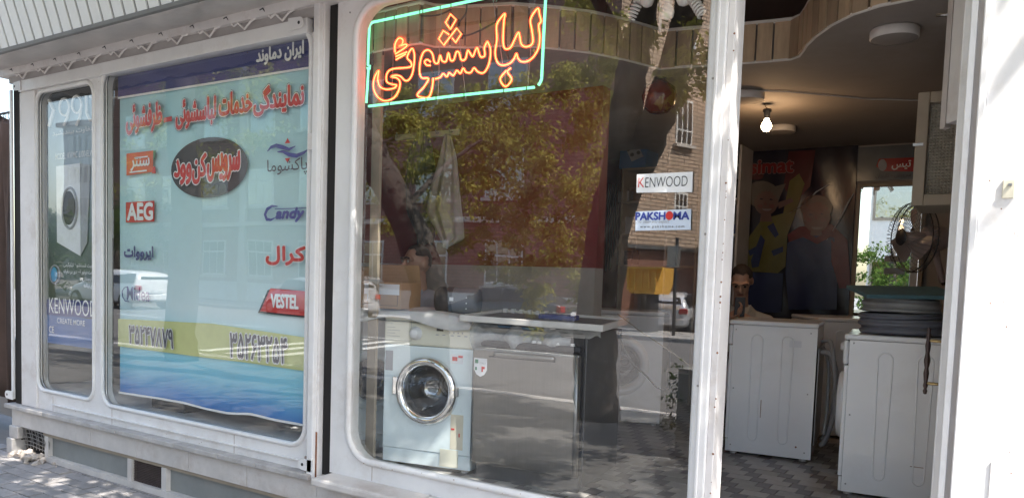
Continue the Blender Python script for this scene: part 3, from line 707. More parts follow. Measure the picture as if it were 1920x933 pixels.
# ================================================================ BANNER BEHIND THE LEFT WINDOW
YB = .075; YT = .052
bn = thing('advertising_banner', 'pale blue vinyl banner listing appliance brands and phone numbers behind the long window', 'banner', (-4.2, YB, 1.6))
pb = lambda px, py: P(px, py, YB)
bot = [(222, 736), (260, 742), (300, 748), (345, 756), (390, 768), (430, 776), (470, 777), (520, 789), (560, 796), (600, 806)]
def zbot(x):
    q = [pb(*b) for b in bot]
    for a, b in zip(q, q[1:]):
        if x <= b.x: return a.z + (b.z - a.z) * max(0, (x - a.x) / (b.x - a.x))
    return q[-1].z
xl, xr2 = pb(224, 450).x, pb(590, 450).x; ztop = 2.93
def bf(u, v):
    x = xl + u * (xr2 - xl); zb_ = zbot(x); z = zb_ + v * (ztop - zb_)
    return (x, YB + .004 * math.sin(x * 7 + v * 2) * (1 - v) + .003 * math.sin(x * 13), z)
zz_ = lambda px, py: pb(px, py).z
z0b, z1b = .55, 2.93
s = lambda z: (z - z0b) / (z1b - z0b)
zramp('banner_print', [(0, (.012, .07, .36)), (s(.72), (.03, .22, .56)), (s(.86), (.16, .52, .72)), (s(1.02), (.3, .68, .8)), (s(1.12), (.44, .74, .84)), (s(1.3), (.62, .80, .85)), (s(1.6), (.56, .77, .81)), (s(2.1), (.48, .75, .78)), (s(2.5), (.4, .7, .76))], z0b, z1b, rough=.3, jit=.12)
W = lambda name, bm, m, **k: world_obj(name, bm, m, bn, **k)
o = sheet('vinyl', bf, 60, 30, 'banner_print', None); o.parent = bn; o.matrix_parent_inverse = Matrix.Translation(bn.location).inverted()
o = sheet('hem', lambda u, v: (xl + u * (xr2 - xl), YB - .006, zbot(xl + u * (xr2 - xl)) + v * .014), 60, 1, 'print_white', None); o.parent = bn; o.matrix_parent_inverse = Matrix.Translation(bn.location).inverted()
q4 = lambda pts, y=YB: [(P(a, b, y).x, P(a, b, y).z) for a, b in pts]
poly('navy_band', [(xl, 2.92)] + q4([(224, 184), (590, 126)]) + [(xr2, 2.92)], YB - .010, 'print_navy', bn)
poly('white_line', q4([(224, 183), (590, 125), (590, 129), (224, 187)]), YB - .0125, 'print_white', bn)
mat('print_lime', (.56, .6, .24), .4, var=.08)
poly('lime_band', q4([(224, 597), (400, 606), (480, 618), (590, 634), (590, 697), (480, 681), (360, 666), (224, 648)]), YB - .010, 'print_lime', bn)
L2 = lambda nm, body, a, b, c, d, m, y=YT, **k: plabel(nm, body, a, b, c, d, y, m, bn, **k)
L2('company_name', 'ایران دماوند', 481, 569, 84, 116, 'print_white', arabic=True, pad=.004)
for nm, tx, a, b, c, d in (('headline', 'نمایندگی', 476, 569, 158, 212), ('headline', 'خدمات', 411, 472, 172, 213), ('headline', 'لباسشوئی', 330, 404, 184, 238), ('headline', 'ظرفشوئی', 237, 303, 194, 248)):
    L2('headline_outline', tx, a, b, c, d, 'print_phone', y=YT + .004, arabic=True, pad=.016)
    L2('headline_outline', tx, a, b, c, d, 'print_white', y=YT + .002, arabic=True, pad=.0125)
    L2(nm, tx, a, b, c, d, 'print_red', arabic=True, pad=.006)
poly('headline_dash', q4([(307, 221), (322, 218), (322, 227), (307, 230)], YT), YT, 'print_red', bn)
c = P(388, 314, YT); rx = (P(460, 314, YT).x - P(317, 314, YT).x) / 2; rz_ = (P(388, 258, YT).z - P(388, 371, YT).z) / 2
poly('oval_badge', [(c.x + rx * math.cos(a), c.z + rz_ * math.sin(a)) for a in [R_(7.5 * k) for k in range(48)]], YT + .006, 'print_black', bn)
for tx, a, b, c_, d in (('سرویس', 389, 449, 286, 338), ('کن', 361, 386, 288, 343), ('وود', 327, 358, 300, 345)):
    L2('badge_outline', tx, a, b, c_, d, 'print_white', y=YT + .002, arabic=True, pad=.015)
    L2('badge_lettering', tx, a, b, c_, d, 'print_red', arabic=True, pad=.007)
poly('orange_logo', q4([(236, 288), (286, 282), (286, 322), (236, 329)], YT), YT + .004, 'print_orange', bn)
poly('green_corner', q4([(286, 283), (291, 282), (289, 298), (286, 300)], YT), YT + .004, 'print_green', bn); poly('red_corner', q4([(286, 313), (290, 312), (291, 325), (284, 325)], YT), YT + .003, 'print_red', bn)
L2('logo_lettering', 'سنتر', 245, 280, 294, 319, 'print_white', arabic=True, pad=.003)
poly('logo_bar', q4([(252, 295), (277, 292), (277, 294.5), (252, 297.5)], YT), YT, 'print_white', bn); poly('logo_bar', q4([(243, 322), (275, 318), (275, 321), (243, 324.5)], YT), YT, 'print_white', bn)
poly('red_logo', q4([(235, 379), (288, 376), (288, 415), (235, 417)], YT), YT + .004, 'print_red', bn)
L2('logo_lettering', 'AEG', 239, 286, 381, 412, 'print_white', pad=.006)
L2('logo_lettering', 'ایرووات', 233, 287, 462, 487, 'print_navy', arabic=True, pad=.005)
L2('logo_lettering', 'Midea', 238, 280, 538, 563, 'print_navy', pad=.002)
W('logo_swirl', T([P(a, b, YT) for a, b in [(239, 537), (233, 539), (229, 546), (230, 556), (235, 564), (242, 565)]], .003, seg=5), 'print_navy')
for tx, a, b, c_, d in (('۳۵۲۴۷۸۷۹', 242, 324, 613, 648), ('۳۵۲۶۳۲۵۴', 431, 538, 628, 676)):
    L2('phone_outline', tx, a, b, c_, d, 'print_white', y=YT + .002, pad=.010)
    L2('phone_number', tx, a, b, c_, d, 'print_phone', pad=.003)
# two waves and triangles above the brand name
def ribbon(nm, pts, wd, m, par=bn, y=YT):
    pts = [P(a, b, y) for a, b in pts]; bm = bmesh.new(); n_ = len(pts); top = []; lo_ = []
    for i, p in enumerate(pts):
        t = (pts[min(i + 1, n_ - 1)] - pts[max(i - 1, 0)]).normalized(); nn = Vector((-t.z, 0, t.x)); wv = wd * math.sin(math.pi * (i + .35) / (n_ - .3))
        top.append(bm.verts.new(p + nn * wv)); lo_.append(bm.verts.new(p - nn * wv))
    for i in range(n_ - 1): bm.faces.new((top[i], top[i + 1], lo_[i + 1], lo_[i]))
    return world_obj(nm, bm, m, par)
ribbon('wave_logo', [(501, 284), (508, 276), (518, 273), (530, 276), (542, 280), (554, 274)], .012, 'print_blue')
ribbon('wave_logo', [(520, 285), (530, 284), (542, 290), (556, 292), (570, 286), (578, 280)], .012, 'print_blue')
poly('triangle', q4([(534, 269), (544, 268), (539, 259)], YT), YT, 'print_red', bn); poly('triangle', q4([(534, 297), (544, 296), (539, 305)], YT), YT, 'print_red', bn)
L2('logo_lettering', 'پاکشوما', 501, 576, 297, 329, 'print_phone', arabic=True, off=.001)
L2('logo_lettering', 'andy', 517, 570, 390, 415, 'print_blue', shear=.25, pad=.005)
ribbon('logo_initial', [(521, 387), (510, 386), (501, 392), (497, 402), (500, 411), (508, 412), (516, 408)], .012, 'print_blue')
poly('logo_line', q4([(515, 391), (578, 389), (578, 390.5), (515, 392.5)], YT), YT, 'print_blue', bn)
L2('logo_outline', 'کرال', 499, 572, 462, 496, 'print_white', y=YT + .002, arabic=True, pad=.012); L2('logo_lettering', 'کرال', 499, 572, 462, 496, 'print_red', arabic=True, pad=.005)
poly('logo_shadow', q4([(482, 586), (500, 544), (506, 541), (500, 584), (580, 593), (580, 596)], YT), YT + .006, 'print_black', bn)
poly('red_logo', q4([(487, 583), (506, 540), (590, 547), (590, 594)], YT), YT + .004, 'print_red', bn)
L2('logo_lettering', 'VESTEL', 508, 559, 552, 577, 'print_white', pad=.004)

# ---------------------------------------------------------------- poster film in the narrow pane
kp = thing('window_poster', 'dark translucent washing machine poster with white lettering in the narrow left pane', 'poster', (-5.8, .06, 1.6))
YK = .05; YP = .062
LK = lambda nm, body, a, b, c, d, m='print_white', **k: plabel(nm, body, a, b, c, d, YK, m, kp, **k)
x0, x1 = P(78, 450, YP).x, P(186, 450, YP).x
zramp('film_sky_ramp', [(0, (.05, .05, .05)), (.25, (.05, .09, .05)), (.45, (.08, .12, .12)), (.68, (.27, .34, .42)), (1, (.36, .45, .54))], .95, 2.75, jit=.25); panel('poster_film', x0, x1, P(130, 655, YP).z, 2.70, YP, 'film_sky_ramp', kp)  # ramp paints the sky's reflection into the film, pale blue towards the top
panel('dark_top', x0, x1, 2.70, 2.86, YP, 'print_black', kp)
mat('poster_blue', (.05, .13, .36), .4, var=.15, scale=2)
poly('blue_field', q4([(78, 583), (186, 600), (186, 655), (78, 640)], YP), YP - .004, 'poster_blue', kp)
poly('blue_title_band', q4([(78, 560), (186, 564), (186, 596), (120, 592), (78, 588)], YP), YP - .007, 'print_navy', kp)
def stroke(nm, pts, r, y=YK, par=kp, m='print_white', closed=False): return world_obj(nm, T([P(a, b, y) for a, b in pts], r, seg=6, closed=closed), m, par)
stroke('letter_stroke', [(92, 188), (101, 207), (92, 237)], .014)
for cx_ in (121, 144):
    stroke('letter_ring', [(cx_ + 9 * math.cos(R_(a)), 201 + 16 * math.sin(R_(a)) - (cx_ - 121) * .22) for a in range(0, 360, 24)], .009, closed=True)
    stroke('letter_tail', [(cx_ + 8, 205), (cx_ + 5, 222), (cx_ - 1, 235)], .01)
stroke('letter_stroke', [(162, 180), (163, 212), (169, 226), (178, 222), (182, 205), (182, 180)], .011); stroke('letter_dot', [(169, 182), (173, 182)], .011)
LK('subtitle', 'متفاوت بیندیشید', 98, 180, 240, 252, arabic=True, off=.01)
LK('model_line', 'MODEL: KWMC 6100-ELWC', 104, 179, 284, 296)
poly('machine_print_side', q4([(150, 306), (171, 309), (165, 455), (152, 480)], YP), YP - .006, 'print_grey', kp)
mat('machine_white', (.78, .8, .84), .4)
poly('machine_print', q4([(107, 312), (152, 306), (153, 480), (109, 454)], YP), YP - .008, 'machine_white', kp)
stroke('machine_ring', [(131 + 14 * math.cos(R_(a)), 390 + 38 * math.sin(R_(a))) for a in range(0, 360, 15)], .010, YP - .01, m='print_grey', closed=True)
poly('machine_porthole', [(P(131, 390, YP).x + .095 * math.cos(R_(a)), P(131, 390, YP).z + .125 * math.sin(R_(a))) for a in range(0, 360, 15)], YP - .011, 'print_black', kp)
for k, tx in enumerate(('ظرفیت شستشو ۶ کیلوگرمی', 'سرعت موتور ۱۰۰۰ دور در دقیقه', 'دارای ترموستات', 'دارای برنامه')):
    LK('poster_line', tx, 119 + (k > 1) * 38, 180, 492 + k * 13, 502 + k * 13, arabic=True, off=.012)
stroke('badge_ring', [(103 + 9 * math.cos(R_(a)), 514 + 17 * math.sin(R_(a))) for a in range(0, 360, 20)], .006, m='print_grey', closed=True)
poly('badge', [(P(103, 514, YP).x + .05 * math.cos(R_(a)), P(103, 514, YP).z + .055 * math.sin(R_(a))) for a in range(0, 360, 20)], YP - .008, 'print_cyan', kp)
LK('brand_lettering', 'KENWOOD', 92, 180, 560, 590, off=-.004); LK('tagline', 'CREATE MORE', 107, 159, 598, 608); LK('mark', 'CE', 92, 101, 611, 623)
nt_ = thing('paper_notice', 'two narrow white paper strips hanging beside the left edge of the banner', 'notice', (P(208, 400, .1).x, .1, 1.9))
for a, b, c, d in ((205, 211, 314, 390), (206, 213, 392, 446)): panel('strip', P(a, c, .1).x, P(b, c, .1).x, P(a, d, .1).z, P(a, c, .1).z, .1 + (a % 2) * .004, 'paper', nt_)
blk = struct('window_bench', B((-6.6, -3.12, .10, .62, FL - .01, .5)), 'fabric_white')
ob = obj('display_box', B((P(284, 760, .2).x, P(345, 760, .2).x, .2, .4, .5, .64)), 'print_black', bevel=.006); tag(ob, 'small dark box on the window bench under the banner hem', 'box')

# ---------------------------------------------------------------- stickers on the glass
s1 = thing('sticker', 'white rectangular brand sticker with thin dark lettering, the upper of two on the glass', 'sticker', (-1.2, -.002, 1.9))
s2 = thing('sticker', 'pale blue sticker with bold blue lettering and red dot, lower of two', 'sticker', (-1.2, -.002, 1.7))
poly('backing', q4([(1192, 326), (1297, 321), (1296, 359.5), (1191, 360.5)], 0), .012, 'print_white', s1, th=.002)
plabel('lettering', 'K', 1197, 1208, 333, 351, .010, 'print_red', s1, off=-.012); plabel('lettering', 'ENWOOD', 1210, 1289, 331, 350, .010, 'print_black', s1, off=-.012)
mat('sticker_blue', (.6, .68, .8), .4)
poly('backing', q4([(1190, 396), (1294, 391), (1293, 430), (1189, 432)], 0), .012, 'sticker_blue', s2, th=.002)
plabel('lettering', 'PAKSH', 1192, 1247, 398, 412, .010, 'print_blue', s2, pad=.0018); plabel('lettering', 'MA', 1263, 1292, 397, 411, .010, 'print_blue', s2, pad=.0018)
q = P(1255, 404, .01); poly('red_dot', [(q.x + .016 * math.cos(R_(a)), q.z + .018 * math.sin(R_(a))) for a in range(0, 360, 20)], .010, 'print_red', s2)
plabel('slogan', 'The clean you expect', 1193, 1255, 412, 420, .010, 'print_grey', s2, shear=.3); plabel('web_address', 'www.pakshoma.com', 1200, 1283, 422, 428, .010, 'print_black', s2, space=1.3)

# ================================================================ NEON SIGN
YN = .11
ns = thing('neon_sign', 'glowing orange script neon sign inside a green neon frame high in the window', 'neon sign', (-2.3, YN, 2.6))
nx = lambda a, b, dy=0: P(670 + a / 4.442, b / 4.442, YN + dy)
def cat(pts, closed, n_=5):
    N = len(pts); o = []
    rng = range(N) if closed else range(N - 1)
    for i in rng:
        p0 = pts[(i - 1) % N] if closed or i > 0 else pts[i]; p1 = pts[i]; p2 = pts[(i + 1) % N]; p3 = pts[(i + 2) % N] if closed or i + 2 < N else p2
        for k in range(n_):
            t = k / n_; o.append(tuple(.5 * ((2 * p1[j]) + (-p0[j] + p2[j]) * t + (2 * p0[j] - 5 * p1[j] + 4 * p2[j] - p3[j]) * t * t + (-p0[j] + 3 * p1[j] - 3 * p2[j] + p3[j]) * t ** 3) for j in (0, 1)))
    if not closed: o.append(pts[-1])
    return o
NE = [
 ([(1502, 72), (1518, 125), (1530, 180), (1510, 215), (1520, 300), (1510, 395), (1475, 465), (1425, 508), (1370, 515), (1340, 490), (1325, 448), (1308, 485), (1275, 525), (1220, 545), (1178, 533), (1155, 490), (1148, 430), (1162, 330), (1160, 215), (1192, 155), (1230, 116), (1222, 170), (1216, 260), (1215, 360), (1232, 408), (1275, 398), (1308, 335), (1340, 273), (1352, 300), (1365, 368), (1400, 391), (1445, 378), (1463, 340), (1453, 250), (1443, 160)], True),
 ([(1242, 588), (1190, 660), (1234, 722), (1285, 662), (1250, 600), (1278, 568)], False),
 ([(1082, 345), (1106, 400), (1107, 480), (1086, 560), (1050, 608), (1005, 600), (972, 568), (945, 605), (905, 602), (882, 570), (858, 612), (828, 588), (800, 630), (765, 608), (745, 640), (715, 615), (690, 645), (650, 658)], False),
 ([(1082, 345), (1058, 400), (1062, 440), (1058, 470), (1025, 472), (1000, 402), (984, 420), (960, 472), (932, 432), (918, 425), (900, 492), (866, 500), (848, 442), (825, 435), (803, 500), (776, 502), (758, 442), (740, 512), (706, 508), (690, 462), (672, 525), (642, 520), (625, 450), (590, 418), (550, 438), (525, 510), (518, 600), (538, 650), (592, 656), (558, 722), (498, 792), (560, 815), (602, 800), (625, 722), (632, 650)], False),
 ([(608, 546), (575, 542), (560, 515), (582, 498), (608, 516)], False),
 ([(455, 405), (476, 470), (462, 600), (432, 662), (398, 672), (360, 638), (320, 628), (280, 640), (330, 652), (356, 690), (340, 765), (298, 820), (225, 840), (165, 802), (134, 730), (142, 650), (178, 590), (170, 660), (188, 722), (240, 745), (305, 735), (325, 710), (285, 702), (245, 680), (246, 618), (292, 576), (438, 560), (446, 520), (415, 478)], True),
 ([(315, 440), (314, 372), (345, 320), (378, 332), (374, 366), (345, 388), (402, 370), (405, 392), (316, 452)], False),
 ([(320, 472), (412, 434)], False), ([(322, 498), (402, 452)], False),
 ([(775, 246), (735, 190), (776, 120), (822, 165), (775, 246)], None), ([(762, 288), (716, 258), (678, 325), (720, 378), (828, 236), (866, 285), (818, 356), (792, 320)], None)]
for pts, cl in NE:
    if cl is None: pp = pts; c2 = False
    else: pp = cat(pts, cl); c2 = cl
    w3 = [nx(a, b) for a, b in pp]
    o = world_obj('neon_tube', T(w3, .0032, seg=6, closed=c2), 'neon_core', ns, smooth=True)
    o2 = obj('tube_glow', T([Vector(p) for p in w3], .0068, seg=8, closed=c2), 'neon_glow', None, smooth=True); o2.parent = o
GR = [[(106, 552), (88, 545), (92, 420), (100, 230), (106, 205), (128, 187), (300, 150), (700, 62), (1560, -120)], [(1590, -110), (1575, -60), (1568, 0), (1552, 300), (1535, 655), (1528, 680), (1508, 712)], [(1474, 728), (800, 800), (95, 885)], [(105, 572), (82, 568), (92, 585), (75, 858)], [(82, 568), (72, 862)]]
for g in GR[:4]:
    world_obj('green_tube', T([nx(a, b, -.004) for a, b in g], .0068, seg=8), 'green_tube', ns, smooth=True)
for a, b, c, d in ((700, 60, 670, 870), (850, 330, 905, 830), (1130, 0, 1215, 560), (1445, 400, 1420, 730), (310, 150, 285, 860), (1228, 600, 1238, 780)):
    world_obj('hanger_thread', T([nx(a, b, .02), nx(c, d, .02)], .0016, seg=4), 'print_grey', ns)
for pts in ([(912, 40), (905, 110), (865, 165), (840, 200)], [(1160, 180), (1050, 240), (950, 285), (880, 300)], [(345, 80), (420, 130), (455, 220), (432, 350), (420, 380)], [(480, 420), (560, 500), (640, 620)], [(1240, 150), (1238, 380), (1262, 500), (1270, 560)], [(95, 125), (180, 180), (215, 300), (215, 460)], [(185, 120), (190, 200), (140, 340), (120, 500)], [(480, 130), (600, 135), (700, 120), (780, 80)]):
    world_obj('cable', T([nx(a, b, .03) for a, b in cat(pts, False, 4)], .0045, seg=5), 'hose_black', ns)
bm = bmesh.new()
for a, b in ((430, 340), (845, 190), (872, 295), (1262, 560), (1270, 590), (125, 470), (128, 520), (455, 410), (660, 655)): lathe(bm, [(0, -.02), (.007, -.016), (.008, .012), (0, .018)], nx(a, b, .02), 'z', 8)
world_obj('electrode_cap', bm, 'hose_black', ns)
bm = bmesh.new()
for a, b in ((307, 148), (520, 100), (545, 96), (690, 66), (780, 46), (266, 866), (572, 830), (655, 822), (888, 798), (1218, 758), (1408, 735)): tube(bm, [nx(a, b - 18, -.013), nx(a, b + 18, -.013)], .0025, seg=4)
world_obj('tube_clips', bm, 'hose_black', ns)
for a, b in ((300, 150), (1130, 0)): world_obj('hanger_wire', T([nx(a, b, 0), nx(a, b, 0) + Vector((0, .03, 0)), Vector((nx(a, b).x, YN + .03, 2.93))], .002, seg=4), 'grey_metal', ns)
# ================================================================ APPLIANCES
def washer(label, cat_, corner, rz, which, w_=.6, d=.52, h=.84, body='enamel', pan='enamel', door=True, groove=0, ring='chrome', group=None, knob_r=.035, texty=False, porthole_r=.17, nm='washing_machine'):
    """local frame: front looks along -y, base at z=0, centre at x=y=0; corner = world position of the front right or front left foot"""
    c = Vector((corner[0], corner[1], FL)); sx = 1 if which == 'fr' else -1
    off = Matrix.Rotation(rz, 3, 'Z') @ Vector((sx * w_ / 2, -d / 2, 0))
    t = thing(nm, label, cat_, c - off, rz, group)
    hw, hd = w_ / 2, d / 2
    if door:
        e = .004; obj('cabinet', B((-hw, -hw + e, -hd + .02, hd, .02, h - .03), (hw - e, hw, -hd + .02, hd, .02, h - .03), (-hw + e + .0005, hw - e - .0005, hd - e, hd, .02, h - .03), (-hw + e + .0005, hw - e - .0005, -hd + .02, hd - e - .0005, .02, .026)), body, t)
        zc_ = h * .52; ho = [(porthole_r * .98 * math.cos(R_(a)), zc_ + porthole_r * .98 * math.sin(R_(a))) for a in range(0, 360, 9)]
        obj('front_panel', plate_with_hole(bmesh.new(), -hw, hw, .1, h - .16, ho, -hd, -hd + .0195), body, t, bevel=.004)
    else:
        obj('cabinet', B((-hw, hw, -hd + .02, hd, .02, h - .03)), body, t, bevel=.006); obj('front_panel', B((-hw, hw, -hd, -hd + .0195, .1, h - .16)), body, t, bevel=.006)
    obj('control_panel', B((-hw, hw, -hd - .008, -hd + .0195, h - .158, h - .032)), pan, t, bevel=.012)
    obj('top_lid', B((-hw - .002, hw + .002, -hd - .006, hd + .004, h - .0295, h)), pan, t, bevel=.01)
    obj('kick_plate', B((-hw, hw, -hd + .004, -hd + .0195, .02, .098)), body, t, bevel=.004)
    for a in (-1, 1):
        for b in (-1, 1):
            f = obj('foot', LT([(0, 0), (.022, 0), (.018, .02), (0, .021)], (a * (hw - .05), b * (hd - .05), 0), 'z', 10), 'print_black' if nm == 'dishwasher' else 'lamp_shell', t)
    if groove:
        for s_ in (-1, 1):
            for k, (yc_, taper) in enumerate(((-.09, .02), (.09, .012))):
                z0, z1 = .13, h - .12; pts = []
                for q in range(9): a = R_(180 + 180 * q / 8); pts.append((yc_ + (.026) * math.cos(a), z0 + .03 * math.sin(a)))
                for q in range(9): a = R_(180 * q / 8); pts.append((yc_ + .034 * math.cos(a) * (1), z1 + .034 * math.sin(a)))
                obj('side_groove', T([(s_ * (hw + .0005), a, b) for a, b in pts], .0035, closed=True, seg=6), body, t, smooth=True)
    if door:
        zc_ = h * .52; r = porthole_r; y = -hd
        dr = obj('door_ring', LT([(r * .74, .035), (r * .76, .012), (r * .8, -.006), (r * .86, -.03), (r * .95, -.036), (r * 1.04, -.03), (r * 1.1, -.012), (r * 1.12, .001)], (0, y, zc_), 'y', 48, rot=Matrix(((1, 0, 0), (0, 0, 1), (0, 1, 0)))), ring, t, smooth=True)
        prof = [(r * .76, .0), (r * .72, .02), (r * .62, .075), (r * .5, .115), (r * .3, .14), (0, .15)]
        obj('door_glass', LT(prof, (0, y, zc_), 'y', 40, rot=Matrix(((1, 0, 0), (0, 0, 1), (0, 1, 0)))), 'porthole_glass', dr, smooth=True)
        obj('gasket', LT([(r * .98, .001), (r * .8, .03), (r * .78, .06), (r * .9, .09)], (0, y, zc_), 'y', 32, rot=Matrix(((1, 0, 0), (0, 0, 1), (0, 1, 0)))), 'rubber_light', dr, smooth=True)
        dm = obj('drum', LT([(r * .9, .09), (r * 1.1, .1), (r * 1.15, .3), (0, .32)], (0, y, zc_), 'y', 24, rot=Matrix(((1, 0, 0), (0, 0, 1), (0, 1, 0)))), 'grey_metal', dr, smooth=True)
        bm = bmesh.new()
        for k in range(14):
            a = R_(360 * k / 14); tube(bm, [(r * 1.02 * math.cos(a), y + .11, zc_ + r * 1.02 * math.sin(a)), (r * 1.02 * math.cos(a), y + .28, zc_ + r * 1.02 * math.sin(a))], .006, seg=4)
        for rr in (.45, .3, .15): tube(bm, [(r * rr * math.cos(R_(a)), y + .3, zc_ + r * rr * math.sin(R_(a))) for a in range(0, 360, 20)], .005, closed=True, seg=4)
        obj('drum_ribs', bm, 'dark_metal', dm)
    if knob_r:
        k = obj('knob', LT([(knob_r * 1.1, 0), (knob_r * 1.1, .006), (knob_r * .8, .008), (knob_r * .76, .03), (knob_r * .6, .034), (0, .034)], (-.07, -hd - .008, h - .09), 'y', 24, rot=Matrix(((1, 0, 0), (0, 0, -1), (0, 1, 0)))), 'white_metal' if texty else pan, t, smooth=True)
    return t
def on_face(t, name, x0, x1, z0, z1, y, m, **k): return obj(name, B((x0, x1, y, y + .0015, z0, z1)), m, t, **k)
def face_text(t, name, body, x0, x1, z0, z1, y, m, **k):
    o = letters(name, body, x0, x1, z0, z1, y, m, None, **k); o.parent = t; return o

# main pale blue washing machine
wA = washer('pale blue front loading washing machine with chrome porthole and cream control panel in the window', 'washing machine', (-2.889, .211), R_(11.3), 'fl', w_=.54, d=.5, h=.835, body='enamel_blue', pan='enamel_cream', ring='chrome', knob_r=.034, texty=True)
y = -.259
obj('hinge', B((-.205, -.175, -.268, -.2505, .40, .50)), 'chrome', wA, bevel=.004); obj('door_catch', B((.185, .2, -.285, -.262, .42, .47)), 'grey_metal', wA, bevel=.004)
for b_ in ((-.262, -.10, .808, .8095), (-.262, -.10, .7, .7015), (-.1, -.0985, .7, .81)): on_face(wA, 'drawer_gap', *b_, y, 'print_grey')
on_face(wA, 'display', .055, .095, .765, .787, y, 'print_black'); face_text(wA, 'brand_lettering', 'KENWOOD', -.255, -.215, .79, .796, y, 'print_grey')
on_face(wA, 'panel_line', .12, .22, .779, .7815, y, 'print_black')
for k in range(5): on_face(wA, 'button', .05 + k * .04 + (k > 1) * .01, .068 + k * .04 + (k > 1) * .01, .742, .747, y, 'print_grey')
for k in range(4): on_face(wA, 'icon', .13 + k * .025, .137 + k * .025, .757, .764, y, 'print_grey')
for k in range(4): on_face(wA, 'drawer_print', -.25, -.2 + .03 * (k % 2), .77 - k * .016, .772 - k * .016, y, 'print_grey')
on_face(wA, 'label_sticker', .14, .215, .595, .645, -.2515, 'paper', label='small torn white sticker'); on_face(wA, 'sticker_print', .15, .18, .61, .632, -.2525, 'print_red'); on_face(wA, 'sticker_print', .185, .212, .628, .64, -.2525, 'print_red')
on_face(wA, 'energy_label', .15, .225, .13, .32, -.2515, 'cream', label='worn cream label'); on_face(wA, 'label_print', .155, .175, .235, .245, -.2525, 'print_red'); on_face(wA, 'label_print', .2, .207, .2, .22, -.2525, 'print_red')
on_face(wA, 'filter_flap', .09, .2, .03, .125, -.2515, 'enamel_cream'); on_face(wA, 'dark_sticker', -.262, -.215, .53, .64, -.2515, 'print_grey')

# steel dishwasher
dw = thing('dishwasher', 'scratched stainless steel dishwasher with its door slightly open beside the pale blue washing machine', 'dishwasher', (-2.03, .34, FL))
dw.rotation_euler.z = R_(7.1); dw.location = Vector((-1.73, .377, FL)) - Matrix.Rotation(R_(7.1), 3, 'Z') @ Vector((.30, -.0, 0))
obj('cabinet', B((-.302, .302, .035, .6, .02, .80)), 'dark_steel', dw, bevel=.004)
obj('tub_edge', B((-.29, .29, .02, .034, .12, .775)), 'print_black', dw); obj('top_strip', B((-.302, .302, .0, .034, .776, .80)), 'grey_metal', dw, bevel=.003)
bm = bmesh.new(); box(bm, -.298, .298, -.035, .0, .085, .70); dr = obj('door', bm, 'steel', dw, bevel=.014)
dr.location = (0, 0, 0); dr.rotation_euler.x = R_(1.6)
obj('handle_recess', LT([(0, -.17), (.012, -.168), (.016, -.15), (.016, .15), (.012, .168), (0, .17)], (0, -.037, .672), 'x', 12), 'steel', dr, smooth=True)
obj('handle_lip', B((-.2, .17, -.042, -.034, .655, .662)), 'dark_metal', dr, bevel=.003)
obj('door_edge', T([(.285, -.036, .1), (.285, -.036, .69)], .012, seg=8), 'grey_metal', dr, smooth=True)
obj('control_strip', B((-.27, .285, -.02, .03, .702, .735)), 'print_black', dw, bevel=.01)
for k, x in enumerate((.03, .06, .11, .16, .24)): obj('button', LT([(0, 0), (.013, 0), (.011, .012), (0, .014)], (x, -.005, .736), 'z', 10), 'white_metal', dw, smooth=True)
obj('kick_plate', B((-.29, .29, .01, .03, .0, .08)), 'dark_steel', dw)
# shield sticker on the dishwasher door
pts = [(-.285, .645), (-.21, .645), (-.21, .585), (-.225, .56), (-.247, .548), (-.27, .56), (-.285, .585)]
bm = bmesh.new(); quadprism(bm, [(a, -.0375, b) for a, b in pts], (0, .002, 0)); bmesh.ops.recalc_face_normals(bm, faces=bm.faces)
sk = obj('shield_sticker', bm, 'paper', dr)
for c_, (a, b, c, d) in (('print_green', (-.278, -.26, .618, .638)), ('print_green', (-.277, -.268, .582, .598)), ('print_red', (-.24, -.232, .575, .603)), ('print_red', (-.234, -.222, .59, .602))): obj('sticker_print', B((a, b, -.0395, -.038, c, d)), c_, sk)
face_text(dr, 'sticker_lettering', 'ITALY', -.25, -.215, .615, .624, -.039, 'print_grey')
# cooktop frame lying on the dishwasher, on a blue folder and bubble wrap
ck = thing('hob', 'upturned white rimmed hob lying on top of the stainless dishwasher', 'hob', (-2.02, .52, FL + .845)); ck.rotation_euler = (R_(1.5), R_(1.0), R_(11))
for b in ((-.39, .37, -.28, -.262, -.01, .022), (-.39, .37, .262, .28, -.01, .022), (-.39, -.372, -.262, .262, -.01, .022), (.352, .37, -.262, .262, -.01, .022)): obj('rim', B(b), 'lamp_shell', ck, bevel=.004)
obj('glass_plate', B((-.371, .351, -.261, .261, -.006, .008)), 'plastic_grey', ck); obj('control_block', B((-.05, .15, -.03, .06, .0085, .035)), 'print_navy', ck, bevel=.006)
for k in range(7): obj('bracket', B((-.36 + k * .05, -.34 + k * .05, .235, .2605, .0085, .03)), 'lamp_shell', ck)
tag(obj('folder', B((-2.36, -2.0, .34, .7, FL + .802, FL + .815)), 'plastic_blue', bevel=.003), 'flat blue folder sticking out between the hob and the dishwasher', 'folder')
def wrapf(u, v):
    x = -2.36 + u * .55; return (x, .33 - .05 * math.sin(v * 3) - .02 * math.sin(u * 17) + .08 * u, FL + .83 - v * .15 + .012 * math.sin(u * 29 + v * 5))
tag(sheet('plastic_wrap', wrapf, 40, 8, 'plastic_wrap'), 'crumpled clear plastic wrap hanging over the top front of the dishwasher', 'plastic wrap')
def wrapf2(u, v): return (-1.95 + u * .3, .36 - .01 * math.sin(v * 3) + .035 * u, FL + .835 - v * .05 + .01 * math.sin(u * 22))
tag(sheet('plastic_wrap', wrapf2, 20, 4, 'plastic_wrap'), 'short strip of clear plastic wrap under the hob corner', 'plastic wrap')
